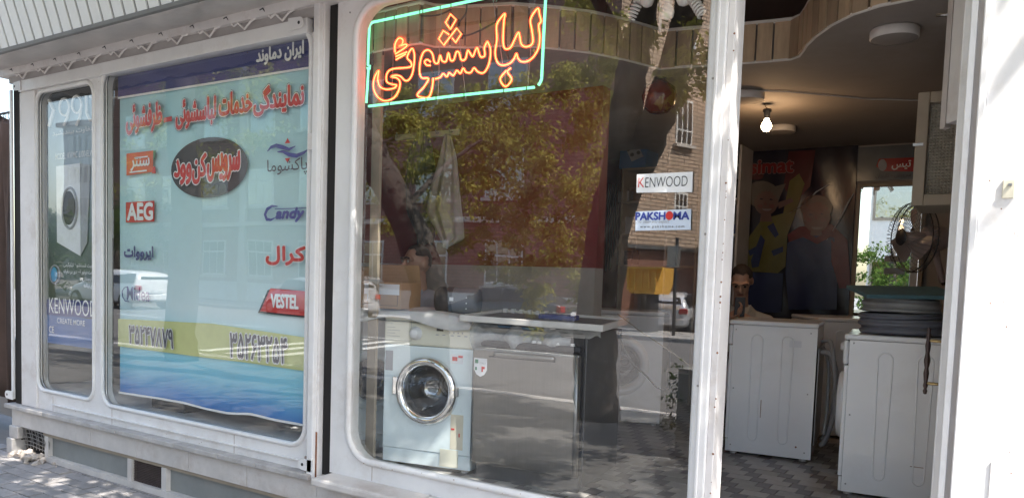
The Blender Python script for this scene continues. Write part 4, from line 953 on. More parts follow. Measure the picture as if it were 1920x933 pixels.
# second machine half hidden at the left of the window
wB = washer('washing machine half hidden behind the left of the pale blue one', 'washing machine', (-3.42, .30), R_(24), 'fl', w_=.56, d=.5, h=.82, body='enamel_blue', door=True, ring='enamel_blue', knob_r=0)
wC = washer('white washing machine with large round door standing behind the dishwasher near the shelves', 'washing machine', (-2.10, 2.36), R_(16), 'fr', w_=.64, d=.46, h=.85, ring='enamel', knob_r=.03, porthole_r=.205)
wD = washer('white washing machine left in the doorway with embossed side and grey hoses behind', 'washing machine', (-1.445, 1.817), R_(-82.7), 'fr', w_=.6, d=.515, h=.85, groove=1, ring='enamel', knob_r=.03)
wE = washer('white washing machine nearest the open door with a pile of rubber rings on its lid', 'washing machine', (-.675, 1.246), R_(-84), 'fr', w_=.6, d=.56, h=.835, groove=1, ring='enamel', knob_r=.03)
for t_, ys in ((wD, (-.2, .2)), (wE, (-.22, .22))):
    for yy in ys:
        for zz_s in (.06, .42, .79):
            s_q = LT([(0, 0), (.0045, 0), (.0035, .0025), (0, .003)], (.3008, yy + (.02 if yy > 0 else -.02), zz_s), 'x', 8); obj('panel_screw', s_q, 'grey_metal', t_)
    obj('rust_spot', LT([(0, 0), (.006, 0), (0, .0012)], (.3006, .17, .09), 'x', 7), 'rust', t_)
obj('scuff', B((.3002, .3012, -.05, -.045, .25, .36)), 'rust_line', wD); obj('scuff', B((.3002, .3012, .05, .11, .19, .194)), 'rust_line', wE); obj('price_label', B((.3002, .3014, .10, .17, .70, .74)), 'paper', wD)
wF = washer('white washing machine at the back behind the two doorway machines', 'washing machine', (-1.10, 2.75), R_(-60), 'fr', w_=.6, d=.5, h=.86, groove=1, ring='enamel', knob_r=.03)
# hoses at the back of the left doorway machine
for pts, r in (([(.25, .28, .68), (.27, .34, .66), (.27, .38, .5), (.25, .37, .3), (.22, .33, .14), (.2, .3, .1)], .016), ([(.2, .28, .74), (.24, .33, .74), (.3, .36, .6), (.26, .37, .42), (.12, .34, .2), (.15, .3, .12)], .013), ([(.1, .28, .7), (.16, .32, .6), (.2, .33, .35), (.28, .32, .16)], .01)):
    q = [Vector(p) for p in pts]; fine = []
    for i in range(len(q) - 1):
        for k in range(6):
            t = k / 6; p0 = q[max(i - 1, 0)]; p1 = q[i]; p2 = q[i + 1]; p3 = q[min(i + 2, len(q) - 1)]
            fine.append(.5 * ((2 * p1) + (-p0 + p2) * t + (2 * p0 - 5 * p1 + 4 * p2 - p3) * t * t + (-p0 + 3 * p1 - 3 * p2 + p3) * t ** 3))
    obj('drain_hose', T(fine, r, seg=8), 'hose', wD, smooth=True)
obj('back_plate', B((-.25, .25, .262, .272, .1, .7)), 'grey_metal', wD, bevel=.004)
# rubber rings on the near machine
cx_, cy_ = -.45, 1.53
for k, (r, h, mm) in enumerate(((.195, .046, 'rubber'), (.205, .04, 'rubber'), (.19, .03, 'rubber'), (.18, .028, 'rubber_light'), (.175, .052, 'rubber_light'))):
    z = FL + .836 + (0, .045, .084, .113, .14)[k]
    o = obj('door_gasket', LT([(r, 0), (r + .010, h * .12), (r + .016, h * .35), (r + .012, h * .58), (r + .002, h * .64), (r + .008, h * .82), (r, h * .97), (r - .012, h), (r - .04, h), (r - .05, h * .5), (r - .04, 0), (r, 0)], (0, 0, 0), 'z', 40), mm, smooth=True)
    o.location = (cx_ + random.uniform(-.012, .012), cy_ + random.uniform(-.012, .012), z); o.rotation_euler = (random.uniform(-.03, .03), random.uniform(-.03, .03), 0)
    tag(o, ('broad dark rubber door gasket at the bottom of the pile on the near machine', 'dark rubber door gasket second from the bottom of the pile', 'dark rubber door gasket in the middle of the pile', 'lighter grey thin gasket second from the top of the pile', 'thick grey gasket right under the blue foam board')[k], 'gasket', 'rubber gaskets piled on the near machine')
fb = obj('foam_board', B((-.235, .235, -.19, .19, 0, .02)), 'foam_blue', bevel=.004); fb.location = (-.45, 1.5, FL + 1.048); fb.rotation_euler = (R_(7), R_(-1), R_(24)); tag(fb, 'dark blue foam board lying on the pile of rubber gaskets', 'board')

# ---------------------------------------------------------------- on the washing machine: sheet, boxes, speaker, coat rack
def shf2(u, v):
    x = -3.25 + u * .9; yy = .16 + v * .5 + (x + 2.9) * .2; z = FL + .845 + .012 * math.sin(u * 11) * math.sin(v * 7) + (-.05 - .02 * math.sin(u * 9) if v < .06 else 0) + max(0, .02 - abs(u - .5) * .05)
    return (x, yy + (.0 if v > .06 else -.01), z)
tag(sheet('cloth', shf2, 50, 16, 'fabric_white', thick=.006), 'white crumpled cloth spread over the pale blue washing machine and the boxes', 'cloth')
def carton(label, loc, rz, sx, sy, sz, flaps):
    t = thing('cardboard_box', label, 'box', loc, rz)
    for b in ((-sx, sx, -sy, -sy + .005, 0, sz), (-sx, sx, sy - .005, sy, 0, sz), (-sx, -sx + .005, -sy + .0055, sy - .0055, 0, sz), (sx - .005, sx, -sy + .0055, sy - .0055, 0, sz)): obj('side', B(b), 'cardboard', t)
    obj('bottom', B((-sx + .006, sx - .006, -sy + .006, sy - .006, .001, .005)), 'cardboard_dark', t)
    for ax, ang_ in flaps:
        if ax == 'f': f = obj('flap', B((-sx, sx, -.004, 0, 0, .12)), 'cardboard', t); f.location = (0, -sy + .004, sz); f.rotation_euler.x = R_(ang_)
        if ax == 'b': f = obj('flap', B((-sx, sx, 0, .004, 0, .105)), 'cardboard', t); f.location = (0, sy - .004, sz); f.rotation_euler.x = R_(ang_)
        if ax == 'l': f = obj('flap', B((-.004, 0, -sy, sy, 0, .13)), 'cardboard', t); f.location = (-sx + .004, 0, sz); f.rotation_euler.y = R_(ang_)
    return t
cb = carton('brown cardboard box with raised flap and white shipping label on the covered washing machine', (-3.03, .40, FL + .865), R_(9), .145, .11, .15, (('b', 14), ('l', -60)))
on_face(cb, 'shipping_label', -.10, .135, .08, .14, -.1115, 'paper'); on_face(cb, 'label_tag', -.08, -.03, .04, .079, -.1135, 'paper')
for k in range(3): on_face(cb, 'label_print', -.085, .02 - .03 * k, .127 - k * .012, .129 - k * .012, -.113, 'print_grey')
face_text(cb, 'label_lettering', '|||||||', -.07, -.035, .05, .062, -.115, 'print_black')
for b in ((-.13, .125, .018, .02), (-.13, -.128, .018, .14), (.123, .125, .018, .08)): on_face(cb, 'printed_line', b[0], b[1], b[2], b[3], -.1112, 'print_black')
cb2 = carton('low cardboard box with taped handwritten paper, left of the taller flapped box', (-3.23, .40, FL + .86), R_(12), .10, .12, .15, (('b', 30),))
on_face(cb2, 'tape_paper', -.06, .098, .06, .12, -.1215, 'paper'); face_text(cb2, 'scribble', 'بازیابی', -.05, .05, .085, .11, -.124, 'print_blue', arabic=True)
tag(obj('grey_carton', B((P(655, 510, .95).x, P(712, 510, .95).x, .95, 1.15, FL + .5, P(690, 493, .95).z)), 'print_grey', bevel=.005), 'plain pale grey carton behind the cardboard boxes at the window edge', 'carton')
# wheel-like grey drum part behind the cloth
sp = thing('motor_drum', 'dark round ended grey drum lying on the covered machine beside the boxes', 'drum', (-2.60, .50, FL + .925)); sp.rotation_euler.z = R_(20)
obj('end_disc', LT([(0, -.13), (.062, -.128), (.076, -.11), (.078, -.02)], (0, 0, 0), 'x', 32), 'print_black', sp, smooth=True); obj('shell', LT([(.078, -.02), (.079, .0), (.079, .1), (.07, .12), (0, .122)], (0, 0, 0), 'x', 32), 'plastic_grey', sp, smooth=True)
obj('tag', B((-.03, -.008, -.083, -.079, .0, .02)), 'paper', sp)
for k in range(4): obj('rivet', LT([(0, 0), (.004, .001), (0, .004)], (.07, -.09, -.07 + .03 * k), 'y', 6), 'paper', sp)
# coat rack on the red wall
YR = YR0 - .003
rk = thing('coat_rack', 'pale wall mounted coat rack board with hooks on the red wall', 'coat rack', (-3.3, YR, 2.3))
a, b = P(744, 258, YR), P(862, 258, YR); world_obj('board', B((a.x, b.x, YR - .02, YR - .002, a.z - .022, a.z + .016)), 'cream', rk, bevel=.003)
for k in range(5): x = a.x + .05 + k * (b.x - a.x - .1) / 4; world_obj('hook', T([(x, YR - .02, a.z), (x, YR - .05, a.z - .01), (x, YR - .06, a.z + .02)], .004, seg=6), 'grey_metal', rk)
def garment(name, label, pl_, m, seed, xs_left, xs_right, y=YR - .04):
    # outline given by rows: (py, left px, right px)
    rows = pl_; nr = len(rows)
    def f(u, v):
        t = v * (nr - 1); i = min(int(t), nr - 2); k = t - i
        py = rows[i][0] * (1 - k) + rows[i + 1][0] * k; l = rows[i][1] * (1 - k) + rows[i + 1][1] * k; r = rows[i][2] * (1 - k) + rows[i + 1][2] * k
        uu = u * 2 - 1; p = P(l + (r - l) * u, py, y)
        return (p.x, y - .05 * math.cos(uu * 1.5) * (.3 + v) - .012 * math.sin(u * 17 + seed + v * 2), p.z + .01 * math.sin(u * 23 + seed) * v)
    o = sheet(name, f, 36, 26, m, thick=.006); tag(o, label, 'coat'); return o
garment('dark_coat', 'long dark coat hanging from the left hooks of the rack on the red wall', [(240, 788, 800), (262, 780, 806), (285, 770, 812), (340, 762, 820), (400, 765, 822), (440, 782, 818), (458, 786, 812)], 'coat_dark', 1, 0, 0)
garment('grey_shirt', 'grey shirt hanging crooked from the right end of the coat rack', [(252, 836, 846), (270, 830, 851), (300, 822, 858), (350, 806, 862), (395, 797, 866), (420, 812, 869), (450, 828, 870), (462, 838, 846)], 'shirt_grey', 4, 0, 0, YR - .08)

# ---------------------------------------------------------------- shelves and things on them
def shelf_unit(label, x0, x1, y0, y1, zt_, levels, m='beige_frame'):
    t = thing('shelf_unit', label, 'shelf', ((x0 + x1) / 2, (y0 + y1) / 2, FL))
    w = lambda n_, b, mm=m: world_obj(n_, B(b), mm, t, bevel=.003)
    w('side_panel', (x0, x0 + .02, y0, y1, FL, zt_)); w('side_panel', (x1 - .02, x1, y0, y1, FL, zt_)); w('back_panel', (x0 + .021, x1 - .021, y1 - .012, y1, FL, zt_ - .021), 'wainscot'); w('top_board', (x0 + .0205, x1 - .0205, y0, y1, zt_ - .02, zt_))
    for z in levels: w('shelf_board', (x0 + .0205, x1 - .0205, y0 + .004, y1 - .013, z, z + .018))
    return t
xa, xb = P(1340, 400, 3.6).x - .45, P(1405, 400, 3.92).x
lv = [P(1370, v, 3.6).z for v in (375, 442, 312)] + [1.0, .7]
shelf_unit('white shelving unit with tins, right beside the doorway mullion in the back of the shop', xa, xb, 3.6, 3.95, P(1370, 250, 3.6).z, lv, 'lamp_shell')
k = 0
for z, items in ((lv[0], [(1380, 'print_black', .17), (1372, 'print_grey', .10)]), (lv[1], [(1368, 'print_black', .08), (1376, 'print_navy', .09)])):
    for pxx, mm, hh_ in items:
        q = P(pxx, 400, 3.7); o = obj('tin', LT([(0, 0), (.028, 0), (.028, hh_ * .8), (.02, hh_ * .85), (.02, hh_), (0, hh_)], (0, 0, 0), 'z', 14), mm, smooth=True); o.location = (q.x, 3.7, z + .019)
        tag(o, ('tall dark stacked tin on the upper shelf beside the doorway mullion', 'shorter grey tin on the upper shelf next to the tall dark tin', 'small black jar at the left on the lower shelf', 'small navy jar at the right on the lower shelf')[k], 'tin', 'tins on the white shelving'); k += 1
xa, xb = P(1163, 400, 3.5).x, P(1238, 400, 3.5).x
lv2 = [P(1200, v, 3.5).z for v in (380, 442, 500)] + [P(1200, 318, 3.5).z]
shelf_unit('grey shelving unit seen through the window glass behind the stickers', xa, xb + .35, 3.5, 3.85, P(1200, 318, 3.5).z + .02, lv2[:3])
bb = thing('carton', 'blue printed appliance carton standing on top of the grey shelving unit', 'carton', (P(1190, 290, 3.55).x, 3.6, lv2[3] + .022))
a, b = P(1162, 290, 3.52), P(1212, 290, 3.52); zt_ = P(1190, 262, 3.52).z
world_obj('carton_body', B((a.x, b.x, 3.52, 3.8, lv2[3] + .022, zt_)), 'blue_box', bb, bevel=.004)
poly('printed_hob', q4([(1172, 275), (1194, 268), (1206, 293), (1184, 303)], 3.51), 3.514, 'print_grey', bb)
for k, (aa, c_) in enumerate(((1178, 280), (1190, 276), (1185, 290), (1197, 286))): q = P(aa, c_, 3.51); poly('burner_print', [(q.x + .02 * math.cos(R_(g)), q.z + .018 * math.sin(R_(g))) for g in range(0, 360, 40)], 3.511, 'print_black', bb)
for k, (aa, c_) in enumerate(((1175, 372), (1195, 372), (1180, 436), (1205, 438), (1172, 494))):
    q = P(aa, c_, 3.6); o = obj('spare_part_box', B((-.08, .08, -.08, .08, 0, .1 + .03 * (k % 3))), ('wainscot', 'cardboard_dark', 'print_grey', 'cardboard_dark', 'print_black')[k], bevel=.004); o.location = (q.x, 3.66, lv2[(0, 0, 1, 1, 2)[k]] + .019)
    tag(o, ('brown grey parts box on the top board of the grey shelving, left', 'dark cardboard parts box on the top board of the grey shelving, right', 'grey parts box on the middle board of the grey shelving, left', 'dark cardboard box on the middle board of the grey shelving, right', 'black parts box on the lowest visible board of the grey shelving')[k], 'box', 'boxes on the grey shelving')
bm = bmesh.new()
tw = thing('hanging_belts', 'bundle of thin rods and belts hanging left of the grey shelving', 'belts', (P(1140, 300, 3.9).x, 3.9, 1.6))
for k in range(7): q0 = P(1134 + k * 3.6, 345, 3.9); q1 = P(1130 + k * 3.6 + random.uniform(-3, 3), 480 + random.uniform(-20, 40), 3.9); world_obj('belt', T([q0, q1], .006, seg=5), 'dark_metal' if k % 2 else 'grey_metal', tw)

# posters on the back wall
YW = 3.985
sm = thing('wall_poster', 'large dark glossy wall poster of two laughing children in yellow and blue jackets', 'poster', (-1.6, YW, 1.8)); ps = lambda nm, pts, m, dy: poly(nm, q4(pts, YW), YW - dy, m, sm)
def dk(n_, c_): mat(n_, c_, .22, var=.2, scale=3, bump=.5, bscale=3)
dk('p_dark', (.014, .013, .024)); dk('p_yellow', (.12, .11, .025)); dk('p_face', (.13, .075, .06)); dk('p_hair', (.11, .09, .07)); dk('p_red', (.11, .01, .01)); dk('p_blue', (.02, .03, .09)); dk('p_maroon', (.07, .012, .014)); dk('p_logo', (.2, .015, .015)); dk('p_cheek', (.15, .06, .05)); dk('p_mouth', (.2, .16, .15))
xa, xb = P(1398, 400, YW).x, P(1602, 400, YW).x; zt_ = P(1500, 277, YW).z
def pf(u, v): return (xa + u * (xb - xa), YW - .004 - .012 * abs(math.sin(u * 5 + v * 4)) * v - .004 * math.sin(u * 19 + v * 9), .95 + v * (zt_ - .95) - .012 * abs(math.sin(u * 9)) * v)
o = sheet('sheet', pf, 40, 40, 'p_dark', None); o.parent = sm; o.matrix_parent_inverse = Matrix.Translation(sm.location).inverted()
ell = lambda cx, cy, rx, ry, a0=0, a1=360, rot=0: [(cx + rx * math.cos(R_(a)) * math.cos(rot) - ry * math.sin(R_(a)) * math.sin(rot), cy + rx * math.cos(R_(a)) * math.sin(rot) + ry * math.sin(R_(a)) * math.cos(rot)) for a in range(a0, a1, 20)]
ps('backdrop', [(1480, 285), (1530, 282), (1520, 350), (1490, 380), (1470, 350)], 'p_maroon', .022)
ps('red_jacket', [(1478, 440), (1500, 425), (1560, 420), (1590, 450), (1595, 520), (1560, 530), (1490, 510)], 'p_red', .024)
ps('blue_jacket', [(1478, 455), (1520, 440), (1565, 445), (1572, 500), (1570, 580), (1480, 580), (1474, 510)], 'p_blue', .027)
ps('yellow_jacket', [(1402, 450), (1430, 412), (1470, 400), (1482, 340), (1500, 326), (1510, 345), (1490, 410), (1478, 440), (1474, 500), (1460, 512), (1400, 508)], 'p_yellow', .030)
ps('jacket_bag', [(1428, 440), (1436, 450), (1424, 500), (1412, 502), (1410, 488)], 'p_blue', .033)
ps('hair', ell(1432, 366, 32, 26, rot=.2), 'p_hair', .030); ps('hair', [(1455, 350), (1475, 345), (1462, 375)], 'p_hair', .0325)
ps('child_face', ell(1438, 380, 22, 24), 'p_face', .033); ps('smile', ell(1440, 392, 9, 4, 0, 200), 'p_mouth', .036); ps('arm', [(1460, 380), (1485, 372), (1490, 378), (1462, 392)], 'p_face', .033)
ps('hair', ell(1532, 390, 30, 24), 'p_hair', .030); ps('child_face', ell(1532, 406, 26, 30), 'p_face', .033); ps('smile', ell(1534, 426, 11, 5, 0, 200), 'p_mouth', .036)
for a, b in ((1430, 374), (1448, 375), (1522, 403), (1543, 402)): ps('eye', [(a - 4, b), (a - 1, b - 2), (a + 4, b), (a, b + 1.2)], 'p_dark', .037)
for cx0, cy0, w0 in ((1438, 382, 20), (1532, 408, 24)):
    ps('cheek', ell(cx0 - w0 * .55, cy0 + 5, 5, 4), 'p_cheek', .0345); ps('cheek', ell(cx0 + w0 * .55, cy0 + 5, 5, 4), 'p_cheek', .0347); ps('nose', [(cx0 - 2, cy0 - 4), (cx0 + 3, cy0 + 3), (cx0 - 3, cy0 + 3.5)], 'p_cheek', .0349)
    ps('ear', ell(cx0 + w0, cy0 + 1, 3, 6), 'p_face', .0322); ps('neck', [(cx0 - 9, cy0 + 20), (cx0 + 9, cy0 + 20), (cx0 + 12, cy0 + 34), (cx0 - 12, cy0 + 34)], 'p_face', .0315)
    for k in range(9):
        a = R_(200 + k * 17); x_, y_ = cx0 + w0 * 1.05 * math.cos(a), cy0 - 6 + w0 * 1.15 * math.sin(a); ps('hair_strand', [(x_ - 4, y_ + 6), (x_ + 4 * math.cos(a) * 2, y_ - 4 - (k * 7) % 5), (x_ + 5, y_ + 5)], 'p_hair', .0356 + k * .0001)
for q in ([(1440, 425), (1452, 418), (1462, 440), (1455, 446)], [(1405, 470), (1420, 462), (1424, 470), (1408, 480)], [(1448, 470), (1470, 462), (1470, 472), (1452, 480)]): ps('jacket_trim', q, 'p_blue', .0335)
ps('red_collar', [(1506, 432), (1532, 446), (1560, 430), (1566, 440), (1534, 458), (1502, 442)], 'p_red', .034); ps('toy', ell(1420, 330, 14, 8), 'p_maroon', .031)
ps('jeans', [(1400, 510), (1470, 512), (1466, 585), (1400, 585)], 'p_blue', .0255); ps('sleeve', [(1560, 450), (1590, 470), (1596, 540), (1575, 540), (1560, 490)], 'p_red', .0305)
for tx, pad_, mm, dd in (('simat', .012, 'p_mouth', .034), ('simat', .006, 'p_logo', .037)):
    plabel('brand_lettering', tx, 1407, 1487, 300, 324, YW - dd, mm, sm, pad=pad_)
ribbon('fold_highlight', [(1480, 400), (1510, 380), (1530, 360), (1555, 345)], .006, 'print_grey', sm, YW - .03); ribbon('fold_highlight', [(1550, 450), (1575, 410), (1590, 380), (1601, 362)], .007, 'print_grey', sm, YW - .03)
tp = thing('wall_poster', 'blue grey wall sign with a red logo strip above the mirror', 'sign', (-.9, YW, 2.5))
dk('p_slate', (.11, .125, .14)); panel('sheet', P(1606, 300, YW).x, P(1740, 300, YW).x, P(1650, 338, YW).z, P(1650, 274, YW).z, YW - .002, 'p_slate', tp)
dk('p_logo_red', (.32, .02, .018)); poly('logo_strip', q4([(1648, 298), (1720, 295), (1720, 322), (1655, 321), (1643, 312)], YW), YW - .008, 'p_logo_red', tp)
poly('drop_logo', q4(ell(1655, 310, 8, 11), YW), YW - .011, 'print_grey', tp); plabel('logo_lettering', 'تیس', 1672, 1708, 301, 318, YW - .012, 'print_white', tp, arabic=True, off=.02)
plabel('caption', 'سرویس - کاربران', 1642, 1708, 324, 334, YW - .008, 'print_black', tp, arabic=True, off=.015)
# mirror
mi = thing('mirror', 'tall white framed mirror on the back wall reflecting the bright street', 'mirror', (-.9, 3.95, FL))
a, b = P(1608, 450, 3.93), P(1725, 450, 3.93); zt_ = P(1650, 343, 3.93).z
for bx in ((a.x - .03, a.x, 3.93, 3.96, .8, zt_), (b.x, b.x + .03, 3.93, 3.96, .8, zt_), (a.x, b.x, 3.93, 3.96, zt_ - .03, zt_), (a.x, b.x, 3.93, 3.96, .8, .83)): world_obj('frame', B(bx), 'beige_frame', mi, bevel=.003)
world_obj('glass', B((a.x + .0005, b.x - .0005, 3.945, 3.955, .8305, zt_ - .0305)), 'mirror', mi)

# ---------------------------------------------------------------- ceiling lamps and bulbs
for k, (a, b, dpx) in enumerate(((1678, 55, 84), (1401, 175, 60), (1465, 237, 42))):
    q = PZ(a, b, 2.70); r = .105
    t = thing('ceiling_lamp', ('round white ceiling lamp nearest the doorway, the largest of three', 'round white ceiling lamp with the bare bulb hanging under it', 'round white ceiling lamp farthest back behind the bare bulb')[k], 'ceiling lamp', (q.x, q.y, 2.70), 0, 'round ceiling lamps')
    obj('rim', LT([(0, -.001), (r * .96, -.001), (r, -.008), (r, -.04), (r * .95, -.046)], (0, 0, 0), 'z', 36), 'lamp_shell', t, smooth=True); obj('diffuser', LT([(r * .95, -.044), (r * .6, -.054), (0, -.057)], (0, 0, 0), 'z', 36), 'ceiling', t, smooth=True)
q = P(1437, 237, 2.2); hb = thing('bare_bulb', 'lit bare light bulb in a black socket hanging from the ceiling', 'light bulb', (q.x, q.y, q.z))
obj('bulb', LT([(0, -.034), (.018, -.03), (.031, -.014), (.034, .002), (.028, .02), (.018, .036), (.014, .05)], (0, 0, 0), 'z', 20), 'bulb_lit', hb, smooth=True)
pl_ = bpy.data.lights.new('bulb_light', 'POINT'); pl_.energy = 1.1; pl_.color = (1, .6, .3); pl_.shadow_soft_size = .04; po = bpy.data.objects.new('bulb_light', pl_); COL.objects.link(po); po.parent = hb; po.location = (0, -.0, -.085)
obj('socket', LT([(.014, .05), (.02, .052), (.02, .09), (.028, .094), (.028, .11), (0, .112)], (0, 0, 0), 'z', 16), 'print_black', hb, smooth=True)
obj('cord', T([(0, 0, .11), (-.03, 0, .16), (-.05, .02, 2.7 - q.z)], .003, seg=5), 'cardboard_dark', hb)
tag(obj('ceiling_cable', T([(-1.45, 1.75, 2.695), (-1.2, 1.9, 2.694), (-.8, 2.3, 2.695), (-.3, 2.6, 2.695), (.45, 2.8, 2.695)], .004, seg=5), 'lamp_shell'), 'thin pale cable running across the shop ceiling towards the right wall', 'cable')
# cluster of energy saving bulbs hanging at the top of the window
q = P(1247, 30, .45)
cl = thing('lamp_cluster', 'cluster of unlit spiral and round bulbs hanging at the top of the window', 'lamp', (q.x, .45, q.z + .2))
w = lambda n_, bm, m, **k: world_obj(n_, bm, m, cl, **k)
def bulb(px, py, tilt, kind):
    c = P(px, py, .45); ax = Vector((math.sin(R_(tilt)), 0, -math.cos(R_(tilt)))); rot = ax.to_track_quat('Z', 'Y').to_matrix()
    o = w('bulb_holder', LT([(0, -.03), (.024, -.028), (.03, .0), (.027, .03), (0, .032)], c - ax * .05, 'z', 14, rot=rot), 'lamp_shell', smooth=True)
    if kind == 'r': w('bulb', LT([(.017, -.02), (.03, .0), (.034, .02), (.028, .042), (.012, .052), (0, .054)], c, 'z', 18, rot=rot), 'bulb_glass', smooth=True)
    else:
        pts = [c + rot @ Vector((.021 * math.cos(a * .5), .021 * math.sin(a * .5), -.02 + a * .00125)) for a in range(0, 62)]
        w('spiral_tube', T(pts, .0058, seg=6), 'bulb_glass', smooth=True)
bulb(1192, 14, -28, 's'); bulb(1251, 16, 2, 'r'); bulb(1306, 10, 32, 's'); bulb(1215, -8, -10, 'r'); bulb(1280, -10, 15, 'r')
a = P(1237, 60, .45); w('stem', T([a, (a.x, .45, 3.58)], .008, seg=8), 'lamp_shell', smooth=True); bm = bmesh.new()
for pxx, pyy in ((1192, -12), (1308, -14), (1222, -20), (1282, -22), (1253, -8)): c = P(pxx, pyy, .45); tube(bm, [(a.x, .45, c.z + .1), (c.x, .45, c.z + .02)], .006, seg=6)
w('arm', bm, 'lamp_shell')
# red hanging pendant
q = P(1236, 182, 1.3); rp = thing('pendant', 'dark orange red round pendant lamp hanging on a black chain behind the glass', 'pendant lamp', (q.x, 1.3, q.z))
bm = LT([(0, -.095), (.05, -.09), (.088, -.055), (.1, 0), (.088, .05), (.045, .085), (.03, .1), (.0, .11)], (0, 0, 0), 'z', 24)
for v in bm.verts: a_ = math.atan2(v.co.y, v.co.x); s_ = 1 + .06 * abs(math.cos(a_ * 4)); v.co.x *= s_; v.co.y *= s_
obj('shade', bm, 'red_lamp', rp, smooth=True); obj('cap', LT([(.03, .095), (.035, .11), (.01, .15), (0, .152)], (0, 0, 0), 'z', 14), 'print_black', rp, smooth=True)
z = .15
while q.z + z < 2.66: bm = bmesh.new(); tube(bm, [(.008 * math.cos(a * .785), .004 * math.sin(a * .785) * (1), z + .012 + .012 * math.sin(a * .785)) for a in range(8)], .002, closed=True, seg=4); z += .02; obj('chain_link', bm, 'print_black', rp)

# ---------------------------------------------------------------- right side: wall cabinet, white box, fan
wc = thing('wall_cabinet', 'old beige wooden wall cabinet with a textured glass door beside the open shop door', 'cabinet', (.0, 1.1, 1.95))
x0c, x1c, zb_, zt_ = P(1716, 300, 1.0).x, .35, P(1750, 385, 1.0).z, P(1750, 172, 1.0).z
w = lambda n_, b, m, **k: world_obj(n_, B(b), m, wc, **k)
w('case', (x0c, x1c, 1.03, 1.4, zb_, zt_), 'beige_frame', bevel=.004)
for bx in ((x0c - .004, x0c + .045, .99, 1.028, zb_, zt_), (x1c - .045, x1c, .99, 1.028, zb_, zt_), (x0c + .0455, x1c - .0455, .99, 1.028, zb_, zb_ + .05), (x0c + .0455, x1c - .0455, .99, 1.028, zt_ - .05, zt_)): w('door_frame', bx, 'beige_frame', bevel=.004)
bm = bmesh.new(); x = x0c + .05
xx = x
while xx < x0c + .40:
    zz2 = zb_ + .052
    while zz2 < zt_ - .055:
        a = [bm.verts.new(p) for p in ((xx, 1.012, zz2), (xx + .014, 1.012, zz2), (xx + .014, 1.012, zz2 + .014), (xx, 1.012, zz2 + .014))]; c = bm.verts.new((xx + .007, 1.006, zz2 + .007))
        for i in range(4): bm.faces.new((a[i], a[(i + 1) % 4], c))
        zz2 += .014
    xx += .014
world_obj('textured_glass', bm, 'wired_glass', wc); w('catch', (x0c - .012, x0c + .03, .982, .989, P(1715, 275, 1).z, P(1715, 270, 1).z), 'grey_metal')
wb = thing('electric_box', 'tall flat white electric box above the door opening in front of the wall cabinet', 'electric box', (-.2, .35, 2.1))
a = P(1772, 235, .42); b = P(1822, 235, .30); zt_ = 2.695
world_obj('cover', quadprism(bmesh.new(), [(a.x, .44, P(1780, 232, .44).z), (b.x, .30, P(1780, 232, .44).z), (b.x, .30, zt_), (a.x, .44, zt_)], (.03, .035, 0)), 'white_paint', wb, bevel=.003)
world_obj('side', quadprism(bmesh.new(), [(a.x - .022, .47, P(1780, 238, .44).z), (a.x - .003, .442, P(1780, 238, .44).z), (a.x - .003, .442, zt_), (a.x - .022, .47, zt_)], (.02, .03, 0)), 'canvas', wb, bevel=.002)
world_obj('hook', T([(a.x - .02, .46, P(1770, 26, .44).z), (a.x - .06, .45, P(1770, 26, .44).z)], .006, seg=6), 'chrome', wb)
fq = P(1712, 445, 2.0)
fn = thing('fan', 'wall fan with black wire cage and pinkish beige motor housing behind the rubber gaskets', 'fan', fq); fn.rotation_euler = (0, 0, R_(-52))
r = .2   # faces local -y
for yy, rr in ((-.06, r), (.05, r)): obj('cage_ring', T([(rr * math.cos(R_(a)), (yy + .055) * .3 - .01, rr * math.sin(R_(a))) for a in range(0, 360, 12)], .0035, closed=True, seg=5), 'dark_metal', fn)
bm = bmesh.new()
for k in range(44):
    a = 2 * math.pi * k / 44
    tube(bm, [(.05 * math.cos(a), -.075, .05 * math.sin(a)), (.15 * math.cos(a), -.07, .15 * math.sin(a)), (.192 * math.cos(a), -.04, .192 * math.sin(a)), (r * math.cos(a), -.01, r * math.sin(a))], .0019, seg=3)
    tube(bm, [(.06 * math.cos(a), .065, .06 * math.sin(a)), (.16 * math.cos(a), .06, .16 * math.sin(a)), (r * math.cos(a), .0, r * math.sin(a))], .0019, seg=3)
obj('cage_wires', bm, 'grey_metal', fn); obj('cage_cap', LT([(0, -.082), (.045, -.08), (.05, -.072)], (0, 0, 0), 'y', 20, rot=Matrix(((1, 0, 0), (0, 0, 1), (0, 1, 0)))), 'print_black', fn, smooth=True)
hub = obj('hub', LT([(0, -.05), (.03, -.045), (.035, 0), (.03, .06)], (0, 0, 0), 'y', 18, rot=Matrix(((1, 0, 0), (0, 0, 1), (0, 1, 0)))), 'fan_pink', fn, smooth=True)
for k in range(3):
    a0 = R_(90 + 120 * k); bm = bmesh.new(); g = []
    for i in range(7):
        rr = .035 + .135 * i / 6; row = []
        for j in range(6):
            a = a0 + (j / 5 - .5) * 1.15 * (.7 + .3 * math.sin(i / 6 * 3)); row.append(bm.verts.new((rr * math.cos(a), -.03 + .05 * (j / 5), rr * math.sin(a))))
        g.append(row)
    for i in range(6):
        for j in range(5): bm.faces.new((g[i][j], g[i][j + 1], g[i + 1][j + 1], g[i + 1][j]))
    obj('blade', bm, 'fan_blade', fn, smooth=True)
obj('motor_housing', LT([(0, .21), (.055, .2), (.07, .17), (.075, .09), (.05, .07), (0, .07)], (0, 0, 0), 'y', 24, rot=Matrix(((1, 0, 0), (0, 0, 1), (0, 1, 0)))), 'fan_pink', fn, smooth=True)
